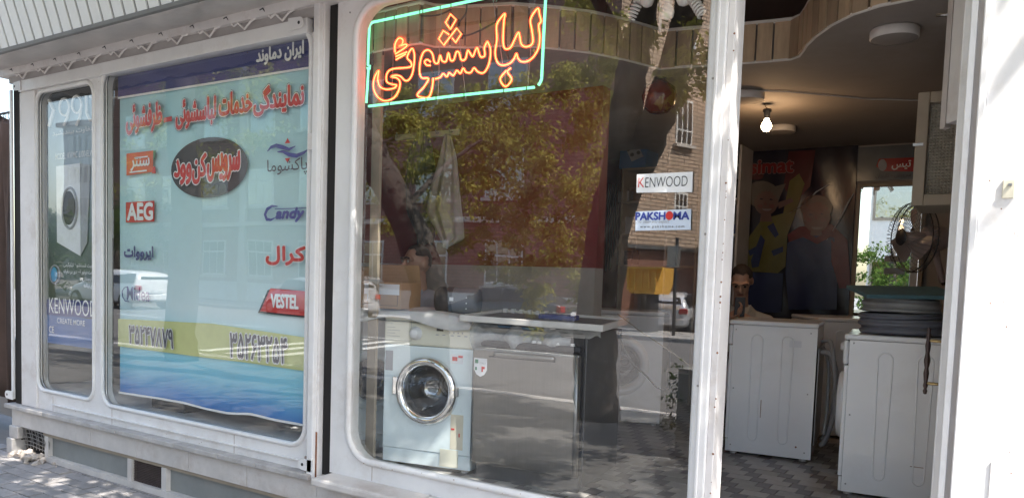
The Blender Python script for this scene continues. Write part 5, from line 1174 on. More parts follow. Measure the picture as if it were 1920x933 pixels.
obj('neck', T([(0, .14, -.05), (0, .16, -.14), (0, .2, -.25)], .02, seg=10), 'fan_pink', fn, smooth=True); obj('wall_arm', T([(0, .2, -.25), (.05, .6, -.25)], .02, seg=8), 'dark_metal', fn)
hg = thing('work_coats', 'dark clothes hanging on the side wall under the cabinet beyond the fan', 'clothes', (.2, 2.4, 1.2))
def gf(u, v): return (.05 + .05 * math.sin(u * 14) * v, 2.0 + u * .8, 1.05 + .75 * (1 - v))
o = sheet('cloth', gf, 30, 10, 'trousers', thick=.01); o.parent = hg; o.matrix_parent_inverse = Matrix.Translation(hg.location).inverted()
# wire drooping in the window
cable = [P(a, b, y_) for a, b, y_ in ((1158, 588, .5), (1200, 620, .8), (1260, 660, .8), (1300, 690, .8), (1322, 705, .8))]
tag(obj('wire', T(cable, .0028, seg=5), 'beige_frame'), 'thin straight wire running down to the right behind the glass', 'wire')
cable = [P(a, b, .7) for a, b in cat([(1160, 620), (1166, 640), (1185, 680), (1210, 702), (1238, 729), (1268, 717)], False, 5)]
tag(obj('wire', T(cable, lambda t: .0035 + .006 * max(0, .4 - abs(t - .35)), seg=6), 'hose_black'), 'thick drooping black cord looping towards the floor behind the glass', 'wire')

# ================================================================ PEOPLE
def remesh_obj(name, parts, m, parent, vox=.007, smooth_it=4):
    """parts: list of callables adding closed geometry; skin chains are converted first, all fused into one surface"""
    bm = bmesh.new()
    for f in parts: f(bm)
    me = bpy.data.meshes.new(name); bm.to_mesh(me); bm.free(); me.materials.append(MT[m])
    o = bpy.data.objects.new(name, me); COL.objects.link(o)
    r = o.modifiers.new('r', 'REMESH'); r.mode = 'VOXEL'; r.voxel_size = vox; r.use_smooth_shade = True
    s_ = o.modifiers.new('s', 'SMOOTH'); s_.iterations = smooth_it; s_.factor = .5
    o.parent = parent; return o
def limb(pts):      # pts: (x,y,z,radius[,squash])
    def f(bm):
        P3 = [Vector(p[:3]) for p in pts]; seg = 12
        for a, b, ra, rb in zip(P3, P3[1:], [p[3] for p in pts], [p[3] for p in pts][1:]):
            n_ = max(2, int((b - a).length / (.5 * min(ra, rb))) + 1)
            for i in range(n_ + 1):
                t = i / n_; bmesh.ops.create_icosphere(bm, subdivisions=2, radius=ra + (rb - ra) * t, matrix=Matrix.Translation(a.lerp(b, t)))
    return f
def ellip(c, r, rot=None):
    def f(bm):
        mt = Matrix.Translation(c) @ (rot.to_4x4() if rot else Matrix.Identity(4)) @ Matrix.Diagonal((*r, 1)); bmesh.ops.create_icosphere(bm, subdivisions=3, radius=1, matrix=mt)
    return f
def hand(wr, d, up, side):
    """wrist position, finger direction, back-of-hand normal, side = +1 thumb to the left of d"""
    d = Vector(d).normalized(); up = Vector(up); up = (up - d * up.dot(d)).normalized(); s_ = d.cross(up) * side; wr = Vector(wr); fs = []
    pc = wr + d * .045
    fs.append(limb([(*(wr), .024), (*(pc + s_ * .012), .022), (*(pc + d * .035 + s_ * .02), .015)])); fs.append(limb([(*(wr), .022), (*(pc - s_ * .014), .02), (*(pc + d * .03 - s_ * .026), .013)]))
    for k, (of, ln) in enumerate(((.028, .072), (.010, .08), (-.009, .074), (-.027, .058))):
        a = pc + d * .035 + s_ * of; b = a + d * ln * .45 - up * .006; c = b + d * ln * .3 - up * .022; e = c + d * ln * .12 - up * .022
        fs.append(limb([(*a, .0095), (*b, .0088), (*c, .008), (*e, .0072)]))
    a = wr + d * .02 + s_ * .024; b = a + d * .03 + s_ * .024 - up * .008; c = b + d * .03 + s_ * .004 - up * .012
    fs.append(limb([(*a, .014), (*b, .0105), (*c, .0085)]))
    return fs
def person(label, loc, rz, look_down, arms, shirt, mustache=True):
    """seated figure, local frame faces -y, origin on the floor under the pelvis"""
    t = thing('person', label, 'person', loc, rz)
    hz = 1.10; hp = Vector((0, -.035, hz)); rh = Matrix.Rotation(R_(look_down), 3, 'X')
    H = lambda x, y, z: tuple(hp + rh @ Vector((x, y, z)))
    parts = [limb([(0, .0, .86, .062), (0, -.01, .95, .055), (0, -.02, 1.02, .055)]), ellip(H(0, .01, .02), (.074, .094, .098), rh), ellip(H(0, -.03, -.045), (.056, .062, .062), rh), ellip(H(0, -.066, -.085), (.026, .022, .02), rh),
             limb([(*H(0, -.094, .018), .010), (*H(0, -.108, -.022), .016), (*H(0, -.1, -.03), .013)]), limb([(*H(-.015, -.092, -.028), .009), (*H(.015, -.092, -.028), .009)]),
             limb([(*H(-.05, -.076, .03), .014), (*H(.0, -.092, .03), .011), (*H(.05, -.076, .03), .014)]), limb([(*H(-.02, -.082, -.058), .008), (*H(.02, -.082, -.058), .008)]),
             ellip(H(-.074, .012, -.005), (.012, .02, .032), rh), ellip(H(.074, .012, -.005), (.012, .02, .032), rh),
             limb([(-.17, .02, .80, .05), (0, .02, .82, .08), (.17, .02, .80, .05)]), limb([(0, .03, .80, .125), (0, .03, .6, .13), (0, .02, .48, .14)])]
    for sgn, (el, wr, hd_, up_) in zip((-1, 1), arms):
        parts.append(limb([(.19 * sgn, .02, .80, .05), (*el, .04), (*wr, .026)])); parts += hand(wr, hd_, up_, sgn)
        parts.append(limb([(.09 * sgn, 0, .50, .085), (.13 * sgn, -.42, .50, .06), (.13 * sgn, -.44, .1, .042), (.13 * sgn, -.53, .05, .035)]))
    body = remesh_obj('body', parts, 'skin', t, .006)
    # hair cap, brows, eyes, moustache
    bm = bmesh.new(); bmesh.ops.create_icosphere(bm, subdivisions=4, radius=1)
    for v in bm.verts: v.co = Vector((v.co.x * .081, v.co.y * .1, v.co.z * .105))
    bmesh.ops.delete(bm, geom=[v for v in bm.verts if (v.co.z < .02 and v.co.y < .03) or v.co.z < -.05 or (v.co.y < -.06 and v.co.z < .068)], context='VERTS')
    for v in bm.verts: v.co = Vector(H(v.co.x, v.co.y + .013, v.co.z + .022)) + Vector((random.uniform(-1, 1), random.uniform(-1, 1), random.uniform(-1, 1))) * .0015
    obj('hair', bm, 'hair', t, smooth=True)
    for s_ in (-1, 1):
        obj('eyebrow', T([H(s_ * .016, -.104, .036), H(s_ * .034, -.1, .041), H(s_ * .052, -.088, .034)], .0045, seg=6), 'hair', t)
        obj('eye', LT([(0, -.004), (.008, -.002), (.01, .002), (0, .004)], H(s_ * .032, -.090, .014), 'y', 10), 'eye_white' if look_down < 10 else 'hair', t, smooth=True)
    obj('mouth', T([H(-.022, -.086, -.062), H(0, -.092, -.062), H(.022, -.086, -.062)], .005, seg=6), 'skin_lip', t)
    if mustache: obj('moustache', T([H(-.028, -.088, -.05), H(0, -.098, -.043), H(.028, -.088, -.05)], .006, seg=6), 'hair', t)
    # shirt
    sp2 = [limb([(-.175, .02, .805, .062), (0, .02, .825, .095), (.175, .02, .805, .062)]), limb([(0, .03, .80, .145), (0, .03, .6, .15), (0, .02, .44, .158)]), limb([(-.08, .03, .76, .12), (.08, .03, .76, .12)]), limb([(-.07, .03, .5, .13), (.07, .03, .5, .13)])]
    for sgn, (el, wr, hd_, up_) in zip((-1, 1), arms):
        e = Vector(el); wv = Vector(wr); sp2.append(limb([(.19 * sgn, .02, .80, .064), (*e, .054), (*(e.lerp(wv, .22)), .05)]))
    remesh_obj('shirt', sp2, shirt, t, .008, 6)
    cb_ = bmesh.new()
    for s_ in (-1, 1): quadprism(cb_, [(s_ * .012, -.088, .868), (s_ * .075, -.03, .93), (s_ * .085, -.035, .90), (s_ * .05, -.098, .845)], (0, -.006, .003))
    bmesh.ops.recalc_face_normals(cb_, faces=cb_.faces); obj('collar', cb_, shirt, t, bevel=.002)
    tr = []
    for sgn in (-1, 1): tr.append(limb([(.09 * sgn, .02, .50, .1), (.13 * sgn, -.42, .5, .072), (.13 * sgn, -.44, .14, .056)]))
    tr.append(limb([(-.08, .02, .48, .13), (.08, .02, .48, .13)])); remesh_obj('trousers', tr, 'trousers', t, .01, 4)
    for sgn in (-1, 1): obj('shoe', LT([(0, -.10), (.035, -.09), (.045, -.04), (.042, .05), (.045, .1), (.03, .15), (0, .16)], (.13 * sgn, -.5, .045), 'y', 14, rot=Matrix(((1, 0, 0), (0, 0, -1), (0, .9, 0)))), 'print_black', t, smooth=True)
    return t
def stool(label, loc, rz):
    t = thing('stool', label, 'stool', loc, rz); obj('seat', LT([(0, .34), (.17, .34), (.18, .36), (.17, .39), (0, .395)], (0, 0, 0), 'z', 24), 'rubber', t, smooth=True)
    for a in (45, 135, 225, 315): obj('leg', T([(.1 * math.cos(R_(a)), .1 * math.sin(R_(a)), .34), (.17 * math.cos(R_(a)), .17 * math.sin(R_(a)), 0)], .012, seg=8), 'dark_metal', t)
    return t
hc = P(1386, 527, 2.75); lc = (hc.x + .02, 2.75, hc.z - 1.10)
pq = P(1387, 575, 2.40); rz1 = R_(12); loc1 = Vector((lc[0], lc[1], FL + max(-.12, min(.12, lc[2] - FL))))
lp = Matrix.Rotation(-rz1, 3, 'Z') @ (pq - loc1)
p1 = person('man in a pale shirt sitting behind the doorway machines, looking down at his phone', tuple(loc1), rz1, 34, (((-.25, -.06, .60), (lp.x - .07, lp.y + .06, lp.z - .07), (.7, -.45, .4), (.2, .6, -.6)), ((.25, -.06, .58), (lp.x + .09, lp.y + .06, lp.z - .10), (-.75, -.35, .35), (-.2, .6, -.6))), 'shirt_light', False)
dz = lc[2] - FL
p1.location.z = FL + max(-.12, min(.12, dz))
stool('round dark stool under the man with the phone', (p1.location.x, 2.77, FL), 0)
ph = thing('phone', 'black mobile phone held up by the sitting man', 'phone', pq); ph.rotation_euler = (R_(-12), 0, R_(10))
obj('case', B((-.036, .036, -.0045, .0045, -.07, .07)), 'print_black', ph, bevel=.004); obj('camera_lens', LT([(0, -.0065), (.006, -.006), (.006, -.0045), (0, -.0045)], (-.02, 0, .05), 'y', 10), 'dark_metal', ph)
hc = P(789, 494, 1.0)
p2 = person('balding man in a grey collared shirt sitting behind the cardboard boxes and facing the street', (hc.x, 1.0, FL), R_(-16), 2, (((-.25, -.08, .58), (-.12, -.30, .56), (.5, -.8, 0), (0, 0, 1)), ((.25, -.08, .58), (.12, -.30, .56), (-.5, -.8, 0), (0, 0, 1))), 'shirt_blue')
p2.location.z = FL + max(-.06, min(.2, hc.z - 1.10 - FL))
stool('round dark stool under the balding man in the grey shirt', (p2.location.x, 1.0, FL), 0)
# ================================================================ THE STREET OPPOSITE (seen mirrored in the glass)
def M(px, py, yv):
    p = P(px, py, yv); return Vector((p.x, -yv, p.z))
def leaves(blobs, n_per, size, seed, droop=.3):
    rnd = random.Random(seed); V = []; Fc = []
    for c, r in blobs:
        c = Vector(c); cl = [c + Vector((rnd.gauss(0, .5), rnd.gauss(0, .5), rnd.gauss(0, .42))) * r for _ in range(max(4, int(9 * r + 5)))]
        for k in range(int(n_per * r * r)):
            q = rnd.choice(cl) + Vector((rnd.gauss(0, .16), rnd.gauss(0, .16), rnd.gauss(0, .13))) * r ** .7
            a = Vector((rnd.uniform(-1, 1), rnd.uniform(-1, 1), rnd.uniform(-1, .5) - droop)).normalized(); b = a.cross(Vector((rnd.uniform(-1, 1), rnd.uniform(-1, 1), rnd.uniform(-1, 1)))).normalized()
            s_ = size * rnd.uniform(.6, 1.3); i = len(V); V += [q, q + a * s_ * .5 + b * s_ * .22, q + a * s_, q + a * s_ * .5 - b * s_ * .22]; Fc.append((i, i + 1, i + 2, i + 3))
    return V, Fc
def crown(parent, blobs, n_per, size, seed, m='leaf'):
    V, Fc = leaves(blobs, n_per, size, seed); me = bpy.data.meshes.new('crown'); me.from_pydata([tuple(v) for v in V], [], Fc); me.materials.append(MT[m])
    o = bpy.data.objects.new('crown', me); COL.objects.link(o); o.parent = parent; o.matrix_parent_inverse = Matrix.Translation(parent.location).inverted(); return o
def limbs(parent, chains, nm='trunk'):
    bm = bmesh.new()
    for pts, r0, r1 in chains:
        q = []; pts = [Vector(p) for p in pts]
        for i in range(len(pts) - 1):
            for k in range(5):
                t = k / 5; p0 = pts[max(i - 1, 0)]; p1 = pts[i]; p2 = pts[i + 1]; p3 = pts[min(i + 2, len(pts) - 1)]
                q.append(.5 * ((2 * p1) + (-p0 + p2) * t + (2 * p0 - 5 * p1 + 4 * p2 - p3) * t * t + (-p0 + 3 * p1 - 3 * p2 + p3) * t ** 3) + Vector((random.uniform(-.02, .02), random.uniform(-.02, .02), 0)))
        q.append(pts[-1]); n_ = len(q); tube(bm, q, lambda t, a=r0, b=r1: (a + (b - a) * t) * random.uniform(.965, 1.045), seg=12)
    return world_obj(nm, bm, 'bark', parent, smooth=True)
def base(px, py, yv): v = M(px, py, yv); return (v.x, v.y, -.02)
YV = 4.6
t1 = thing('street_tree', 'leaning forked plane tree at the kerb whose dark trunk mirrors in front of the shelves', 'tree', (M(1120, 780, YV).x, -YV, 0))
limbs(t1, [([base(1120, 780, YV), M(1112, 700, YV), M(1116, 600, YV), M(1132, 470, YV), M(1158, 360, YV), M(1172, 280, YV)], .24, .25), ([M(1165, 330, YV), M(1172, 200, YV), M(1190, 90, YV), M(1208, -60, YV), M(1180, -420, YV)], .21, .1),
           ([M(1182, 340, YV), M(1222, 240, YV), M(1258, 130, YV), M(1292, -20, YV), M(1330, -300, YV)], .2, .12), ([M(1150, 60, YV), M(1050, -120, YV - .6), M(960, -320, YV - 1.2)], .08, .03)])
b1 = [(M(a, b, y_), r) for a, b, y_, r in ((1120, 120, 6.2, .42), (1130, 210, 6.0, .35), (1095, 250, 6.4, .4), (1050, 330, 6.6, .45), (1000, 300, 6.8, .5), (960, 240, 7, .5), (1040, 430, 6.4, .3), (1090, 470, 5.6, .3), (1105, 545, 5.4, .28), (1110, 40, 6, .4), (1290, 150, 3.6, .22), (1320, 120, 3.8, .25), (1270, 175, 3.6, .12), (1200, 60, 4.5, .3), (990, 180, 7.4, .4))]
up1 = [(Vector((-3.7 + 1.9 * math.cos(k), -4.4 + 1.9 * math.sin(k * 1.3), 5.6 + (k % 3) * .5)), 1.0) for k in range(9)] + [(Vector((-2.9, -1.6, 5.2)), .55), (Vector((-2.2, -1.2, 5.0)), .55), (Vector((-3.6, -1.5, 5.6)), .6), (Vector((-1.6, -1.0, 5.4)), .6), (Vector((-2.7, -.6, 6.3)), .6), (Vector((-.6, -1.2, 5.2)), .7)]
b1 += [(M(a, b, y_), r) for a, b, y_, r in ((1080, 380, 6.2, .4), (1020, 480, 6, .35), (1060, 160, 7, .45), (1000, 380, 6.4, .4), (1130, 320, 5.6, .25), (1125, 410, 5.6, .25), (1150, 160, 5.8, .3))]
crown(t1, b1, 3900, .085, 3); crown(t1, up1, 260, .12, 13)
crown(t1, [(Vector((-4.3 + k * .4, -1.35 + .35 * math.sin(k * 2.1), 4.5)), .42) for k in range(9)], 3600, .08, 23)  # clumps added out of view to dapple the pavement at lower left
shade_leaves = []  # unseen leaf layer, added to keep sun off the pavement and shopfront
for a in range(9):
    for b in range(6):
        if random.random() < .86: shade_leaves.append((Vector((-3.6 + a * .85 + random.uniform(-.3, .3), -5.6 + b * .85 + random.uniform(-.3, .3), 5.2 + random.uniform(-.3, .5))), .62))
shade_leaves += [(Vector((-2.0 + k * .42, -.95 + .2 * math.sin(k * 1.7), 5.1 + .25 * math.sin(k * 2.3))), .5) for k in range(9)] + [(Vector((-1.6 + k * .5, -1.25, 4.6)), .42) for k in range(6)]
crown(t1, shade_leaves, 2600, .13, 29)
t2 = thing('street_tree', 'leafy plane tree at the kerb leaning left, its sunlit foliage mirrored over the red wall', 'tree', (M(800, 770, YV).x, -YV, 0))
limbs(t2, [([base(800, 775, YV), M(802, 640, YV), M(796, 520, YV), M(752, 400, YV), M(690, 280, YV), M(650, 120, YV), M(610, -200, YV)], .27, .17), ([M(672, 300, YV), M(760, 60, YV + .6), M(840, -120, YV + 1)], .09, .04), ([M(752, 400, YV), M(830, 310, 5.6), M(900, 260, 6.2)], .05, .02)])
b2 = [(M(a, b, y_), r) for a, b, y_, r in ((740, 330, 5.6, .3), (800, 250, 6.2, .4), (830, 330, 6, .4), (880, 300, 6.4, .45), (900, 390, 6.0, .4), (860, 440, 5.8, .28), (930, 330, 6.6, .45), (960, 400, 6.4, .35), (720, 240, 5.8, .3), (780, 180, 6.4, .4), (930, 180, 7, .35), (985, 470, 6, .3), (1010, 510, 6.6, .3), (700, 320, 5.4, .22), (910, 470, 5.8, .22), (730, 410, 5.4, .2))]
up2 = [(Vector((-7.2 + 2.0 * math.cos(k), -4.6 + 1.9 * math.sin(k * 1.3), 5.6 + (k % 3) * .5)), 1.0) for k in range(9)]
b2 += [(M(a, b, y_), r) for a, b, y_, r in ((840, 200, 6.6, .4), (900, 190, 7, .4), (940, 260, 6.6, .45), (830, 400, 6, .35), (780, 300, 6, .4), (760, 240, 6, .35), (870, 260, 6.4, .45), (1000, 560, 6.4, .3), (960, 500, 6.4, .3))]
crown(t2, b2, 3600, .085, 5); crown(t2, up2, 220, .12, 15)
t3 = thing('street_tree', 'straight kerbside plane tree mirrored as a pale band across the blue banner', 'tree', (M(335, 780, YV).x, -YV, 0))
limbs(t3, [([base(335, 780, YV), M(334, 600, YV), M(345, 400, YV), M(335, 200, YV), M(330, 0, YV)], .27, .2), ([M(335, 100, YV), M(420, -60, YV + 1)], .1, .04)])
b3 = [(M(a, b, y_), r) for a, b, y_, r in ((400, 300, 6.5, .5), (470, 250, 6.5, .5), (300, 250, 6.5, .5), (430, 180, 6, .5), (520, 150, 6, .4), (350, 350, 7, .5), (250, 320, 7, .4))] + [(Vector((-11.3 + 2 * math.cos(k), -4.6 + 1.9 * math.sin(k * 1.3), 5.4 + (k % 3) * .5)), 1.0) for k in range(9)]
crown(t3, b3, 1500, .09, 8)
for i, (px_, yv, h_, s_) in enumerate(((95, 15.5, 3.2, 31), (150, 18.6, 3.0, 32), (215, 15.8, 3.6, 33), (60, 24, 5, 34), (255, 19, 4.2, 36))):
    v = M(px_, 560, yv); t = thing('far_tree', ('low dark green tree across the road, leftmost one in the narrow pane', 'small bushy tree across the road in the middle of the narrow pane', 'dark tree across the road mirrored beside the banner edge', 'taller tree far down the street at the extreme left', 'round crowned tree across the road mirrored behind the banner')[i], 'tree', (v.x, v.y, 0), 0, 'trees across the road')
    limbs(t, [([(v.x, v.y, -.1), (v.x + .1, v.y, h_ * .5), (v.x, v.y, h_)], .16, .07)])
    crown(t, [(Vector((v.x + 1.5 * math.cos(k * 1.9), v.y + 1.2 * math.sin(k * 2.3), h_ * .55 + k * h_ * .1)), 1.0) for k in range(6)], 500, .2, s_, 'leaf_dark')
t = thing('far_tree', 'bushy green tree before the pale house, caught in the back wall mirror', 'tree', (-3.4, -18.8, 0), 0, 'trees across the road'); limbs(t, [([(-3.4, -18.8, -.1), (-3.3, -18.8, 1.5), (-3.4, -18.8, 3)], .16, .07)]); crown(t, [(Vector((-3.3 + 1.0 * math.cos(k * 1.9), -18.8 + 1.0 * math.sin(k * 2.3), 1.0 + k * .35)), .8) for k in range(6)], 700, .16, 61, 'leaf_dark')
# ---- brick house with side wall down the alley
YF = 21.0
cor = M(1150, 400, YF); farx = M(212, 400, YF).x; HB = 15.0
bh = thing('brick_house', 'tan and pinkish brick apartment house with white framed windows across the road', 'house', (cor.x, cor.y, 0))
wh = lambda n_, bm, m, **k: world_obj(n_, bm, m, bh, **k)
dv_ = Vector((.306, -.952, 0)); nv_ = Vector((.952, .306, 0)); Ls = 13
wh('front_wall', B((farx, cor.x - .001, -YF - .4, -YF, 0, HB)), 'brick_pink')
wh('side_wall', quadprism(bmesh.new(), [cor, Vector((cor.x, cor.y, 0)) + dv_ * Ls, Vector((cor.x, cor.y, HB)) + dv_ * Ls, Vector((cor.x, cor.y, HB))][0:0] or [Vector((cor.x, cor.y, 0)), Vector((cor.x, cor.y, 0)) + dv_ * Ls, Vector((cor.x, cor.y, HB)) + dv_ * Ls, Vector((cor.x, cor.y, HB))], -nv_ * .4), 'brick_tan')
wh('roof', B((farx - .3, cor.x + .2, -YF - 12, -YF + .4, HB, HB + .4)), 'stone_pale')
def sidehit(px, py):       # mirrored ray against the side wall -> distance along it and height
    r = ray(px, py); r = Vector((r.x, -r.y, r.z)); c = Vector((CAM.x, -CAM.y, CAM.z)); t = (Vector((cor.x, cor.y, 0)) - c).dot(nv_) / r.dot(nv_); h = c + r * t
    return (h - Vector((cor.x, cor.y, 0))).dot(dv_), h.z
def swin(s0, s1, z0, z1):
    o = Vector((cor.x, cor.y, 0)); f = lambda s_, z, d=0: tuple(o + dv_ * s_ + nv_ * d + Vector((0, 0, z)))
    fr = wh('window', quadprism(bmesh.new(), [f(s0, z0, .02), f(s1, z0, .02), f(s1, z1, .02), f(s0, z1, .02)], -nv_ * .05), 'render_white')
    n_ = 3
    for k in range(n_):
        a = s0 + .07 + (s1 - s0 - .07) * k / n_; b = s0 + (s1 - s0 - .07) * (k + 1) / n_
        for q0, q1 in ((z0 + .07, z0 + (z1 - z0) * .3), (z0 + (z1 - z0) * .3 + .07, z1 - .07)):
            g = world_obj('pane', quadprism(bmesh.new(), [f(a, q0, .035), f(b, q0, .035), f(b, q1, .035), f(a, q1, .035)], -nv_ * .01), 'window_glass', bh); g.parent = fr; g.matrix_parent_inverse = Matrix.Identity(4)
    wh('sill', quadprism(bmesh.new(), [f(s0 - .1, z0 - .1, .16), f(s1 + .1, z0 - .1, .16), f(s1 + .1, z0, .16), f(s0 - .1, z0, .16)], -nv_ * .16), 'stone_pale')
sa, za = sidehit(1265, 268); sb, zb2 = sidehit(1298, 192); sc_, zc2 = sidehit(1264, 400); _, zd = sidehit(1290, 362)
for k in range(3):
    swin(sa + k * 4.0, sb + k * 4.0, za, zb2); swin(sa + k * 4.0, sb + k * 4.0, za + 3.4, zb2 + 3.4)
    if zc2 > .5: swin(sc_ + k * 4.0, sb + k * 4.0, zc2, min(zd, za - .5))
_, zl_ = sidehit(1240, 466); f = lambda s_, z, d: tuple(Vector((cor.x, cor.y, 0)) + dv_ * s_ + nv_ * d + Vector((0, 0, z)))
wh('ledge', quadprism(bmesh.new(), [f(0, zl_ - .06, .25), f(Ls, zl_ - .06, .25), f(Ls, zl_ + .06, .25), f(0, zl_ + .06, .25)], -nv_ * .25), 'grey_metal')
wh('base_course', quadprism(bmesh.new(), [f(0, 0, .05), f(Ls, 0, .05), f(Ls, zl_ - .065, .05), f(0, zl_ - .065, .05)], -nv_ * .049), 'brick_dark')
x = farx + 1.2; k = 0
while x < cor.x - 2.2:
    if k % 5 == 3: wh('pilaster', B((x - .6, x - .1, -YF - .0, -YF + .14, 0, HB)), 'stone_pale')
    for z0 in (1.2, 4.5, 7.8, 11.1):
        fr = wh('window', B((x, x + 1.7, -YF - .01, -YF + .04, z0, z0 + 1.7)), 'render_white')
        for a in range(3):
            g = wh('pane', B((x + .07 + a * .54, x + .55 + a * .54, -YF + .041, -YF + .05, z0 + .08, z0 + 1.1), (x + .07 + a * .54, x + .55 + a * .54, -YF + .041, -YF + .05, z0 + 1.18, z0 + 1.62)), 'window_glass'); g.parent = fr; g.matrix_parent_inverse = Matrix.Identity(4)
        wh('sill', B((x - .1, x + 1.8, -YF, -YF + .18, z0 - .12, z0 - .003)), 'stone_pale')
    x += 3.4; k += 1
wh('cornice', B((farx, cor.x - .01, -YF + .001, -YF + .3, 3.55, 3.75)), 'stone_pale'); wh('front_base', B((farx, cor.x - .01, -YF + .001, -YF + .06, 0, .9)), 'render_white')
# pale building far down the street
gh = thing('apartment_block', 'small grey apartment block with balconies far down the street in the narrow pane', 'building', (M(150, 400, 40).x, -40, 0)); a, b = M(118, 240, 40), M(178, 240, 40)
world_obj('wall', B((a.x, b.x, -48, -40, 0, a.z)), 'grey_board', gh); world_obj('roof', B((a.x - .4, b.x + .4, -48.4, -39.6, a.z, a.z + .4)), 'concrete', gh)
for i in range(4):
    for j in range(3): f_ = world_obj('window', B((a.x + 1 + i * (b.x - a.x - 2) / 4, a.x + 1 + i * (b.x - a.x - 2) / 4 + 1.6, -40.0, -39.93, a.z - 2.6 - j * 3.2, a.z - 1.0 - j * 3.2)), 'car_glass', gh)
ph_ = thing('pale_house', 'plain white rendered house on the far side of the alley right of the brick house', 'house', (3, -24, 0))
world_obj('wall', B((-4.9, 24, -34, -24, 0, 10)), 'render_white', ph_); world_obj('roof', B((-5.2, 24.3, -34.3, -23.7, 10, 10.3)), 'concrete', ph_)
for i in range(-1, 7):
    for z0 in (1.2, 4.4, 7.4):
        fr = world_obj('window', B((-1.4 + i * 3.4, .4 + i * 3.4, -24, -23.95, z0, z0 + 1.6)), 'beige_frame', ph_); g = world_obj('pane', B((-1.3 + i * 3.4, .3 + i * 3.4, -23.95, -23.94, z0 + .1, z0 + 1.5)), 'window_glass', ph_); g.parent = fr; g.matrix_parent_inverse = Matrix.Identity(4)
# orange skip and pole
q0, q1 = M(1166, 548, 19), M(1240, 548, 19); skp = thing('skip', 'orange ribbed waste skip standing at the corner of the brick house', 'skip', ((q0.x + q1.x) / 2, -19, 0))
zt_ = M(1200, 500, 19).z; zb_ = max(.1, M(1200, 550, 19).z)
bm = bmesh.new(); quadprism(bm, [(q0.x, -19, zt_), (q1.x, -19, zt_), (q1.x - .25, -19, zb_), (q0.x + .25, -19, zb_)], (0, -1.3, 0)); bmesh.ops.recalc_face_normals(bm, faces=bm.faces); world_obj('tub', bm, 'awning_orange', skp)
for k in range(5): x = q0.x + .2 + k * (q1.x - q0.x - .4) / 4; world_obj('rib', B((x - .03, x + .03, -19, -18.94, zb_ + .1, zt_ - .07)), 'awning_orange', skp)
world_obj('rim', B((q0.x - .04, q1.x + .04, -19.0, -18.9, zt_ - .06, zt_ + .02)), 'awning_orange', skp)
for k in (q0.x + .5, q1.x - .5): world_obj('support', B((k - .06, k + .06, -19.9, -19.2, 0, zb_)), 'dark_metal', skp)
up = thing('utility_pole', 'slim grey utility post with a meter box in front of the brick side wall', 'post', (M(1268, 540, 18.6).x, -18.6, 0)); v = M(1268, 466, 18.6)
world_obj('post', T([(v.x, -18.6, 0), (v.x, -18.6, v.z + .3)], .05, seg=10), 'dark_metal', up); world_obj('meter_box', B((v.x - .16, v.x + .16, -18.5, -18.3, v.z - .55, v.z + .05)), 'grey_metal', up, bevel=.01)
st = thing('ivy_stump', 'square grey concrete planter post with creeping ivy at the kerb beside the photographer', 'planter', (0, 0, 0)); g0 = PZ(1290, 850, 0)
gx, gy = g0.x, -g0.y; st.location = (gx, gy, 0)
zt_ = 1.5 + (P(1290, 690, g0.y).z - 1.5)
world_obj('post', B((gx - .10, gx + .2, gy - .12, gy + .12, -.02, zt_)), 'concrete', st, bevel=.01)
V, Fc = leaves([(Vector((gx - .12, gy + .05, .12 + k * .12)), .13) for k in range(6)], 2600, .045, 77); me = bpy.data.meshes.new('ivy'); me.from_pydata([tuple(v) for v in V], [], Fc); me.materials.append(MT['leaf_dark']); o = bpy.data.objects.new('ivy', me); COL.objects.link(o); o.parent = st; o.matrix_parent_inverse = Matrix.Translation(st.location).inverted()

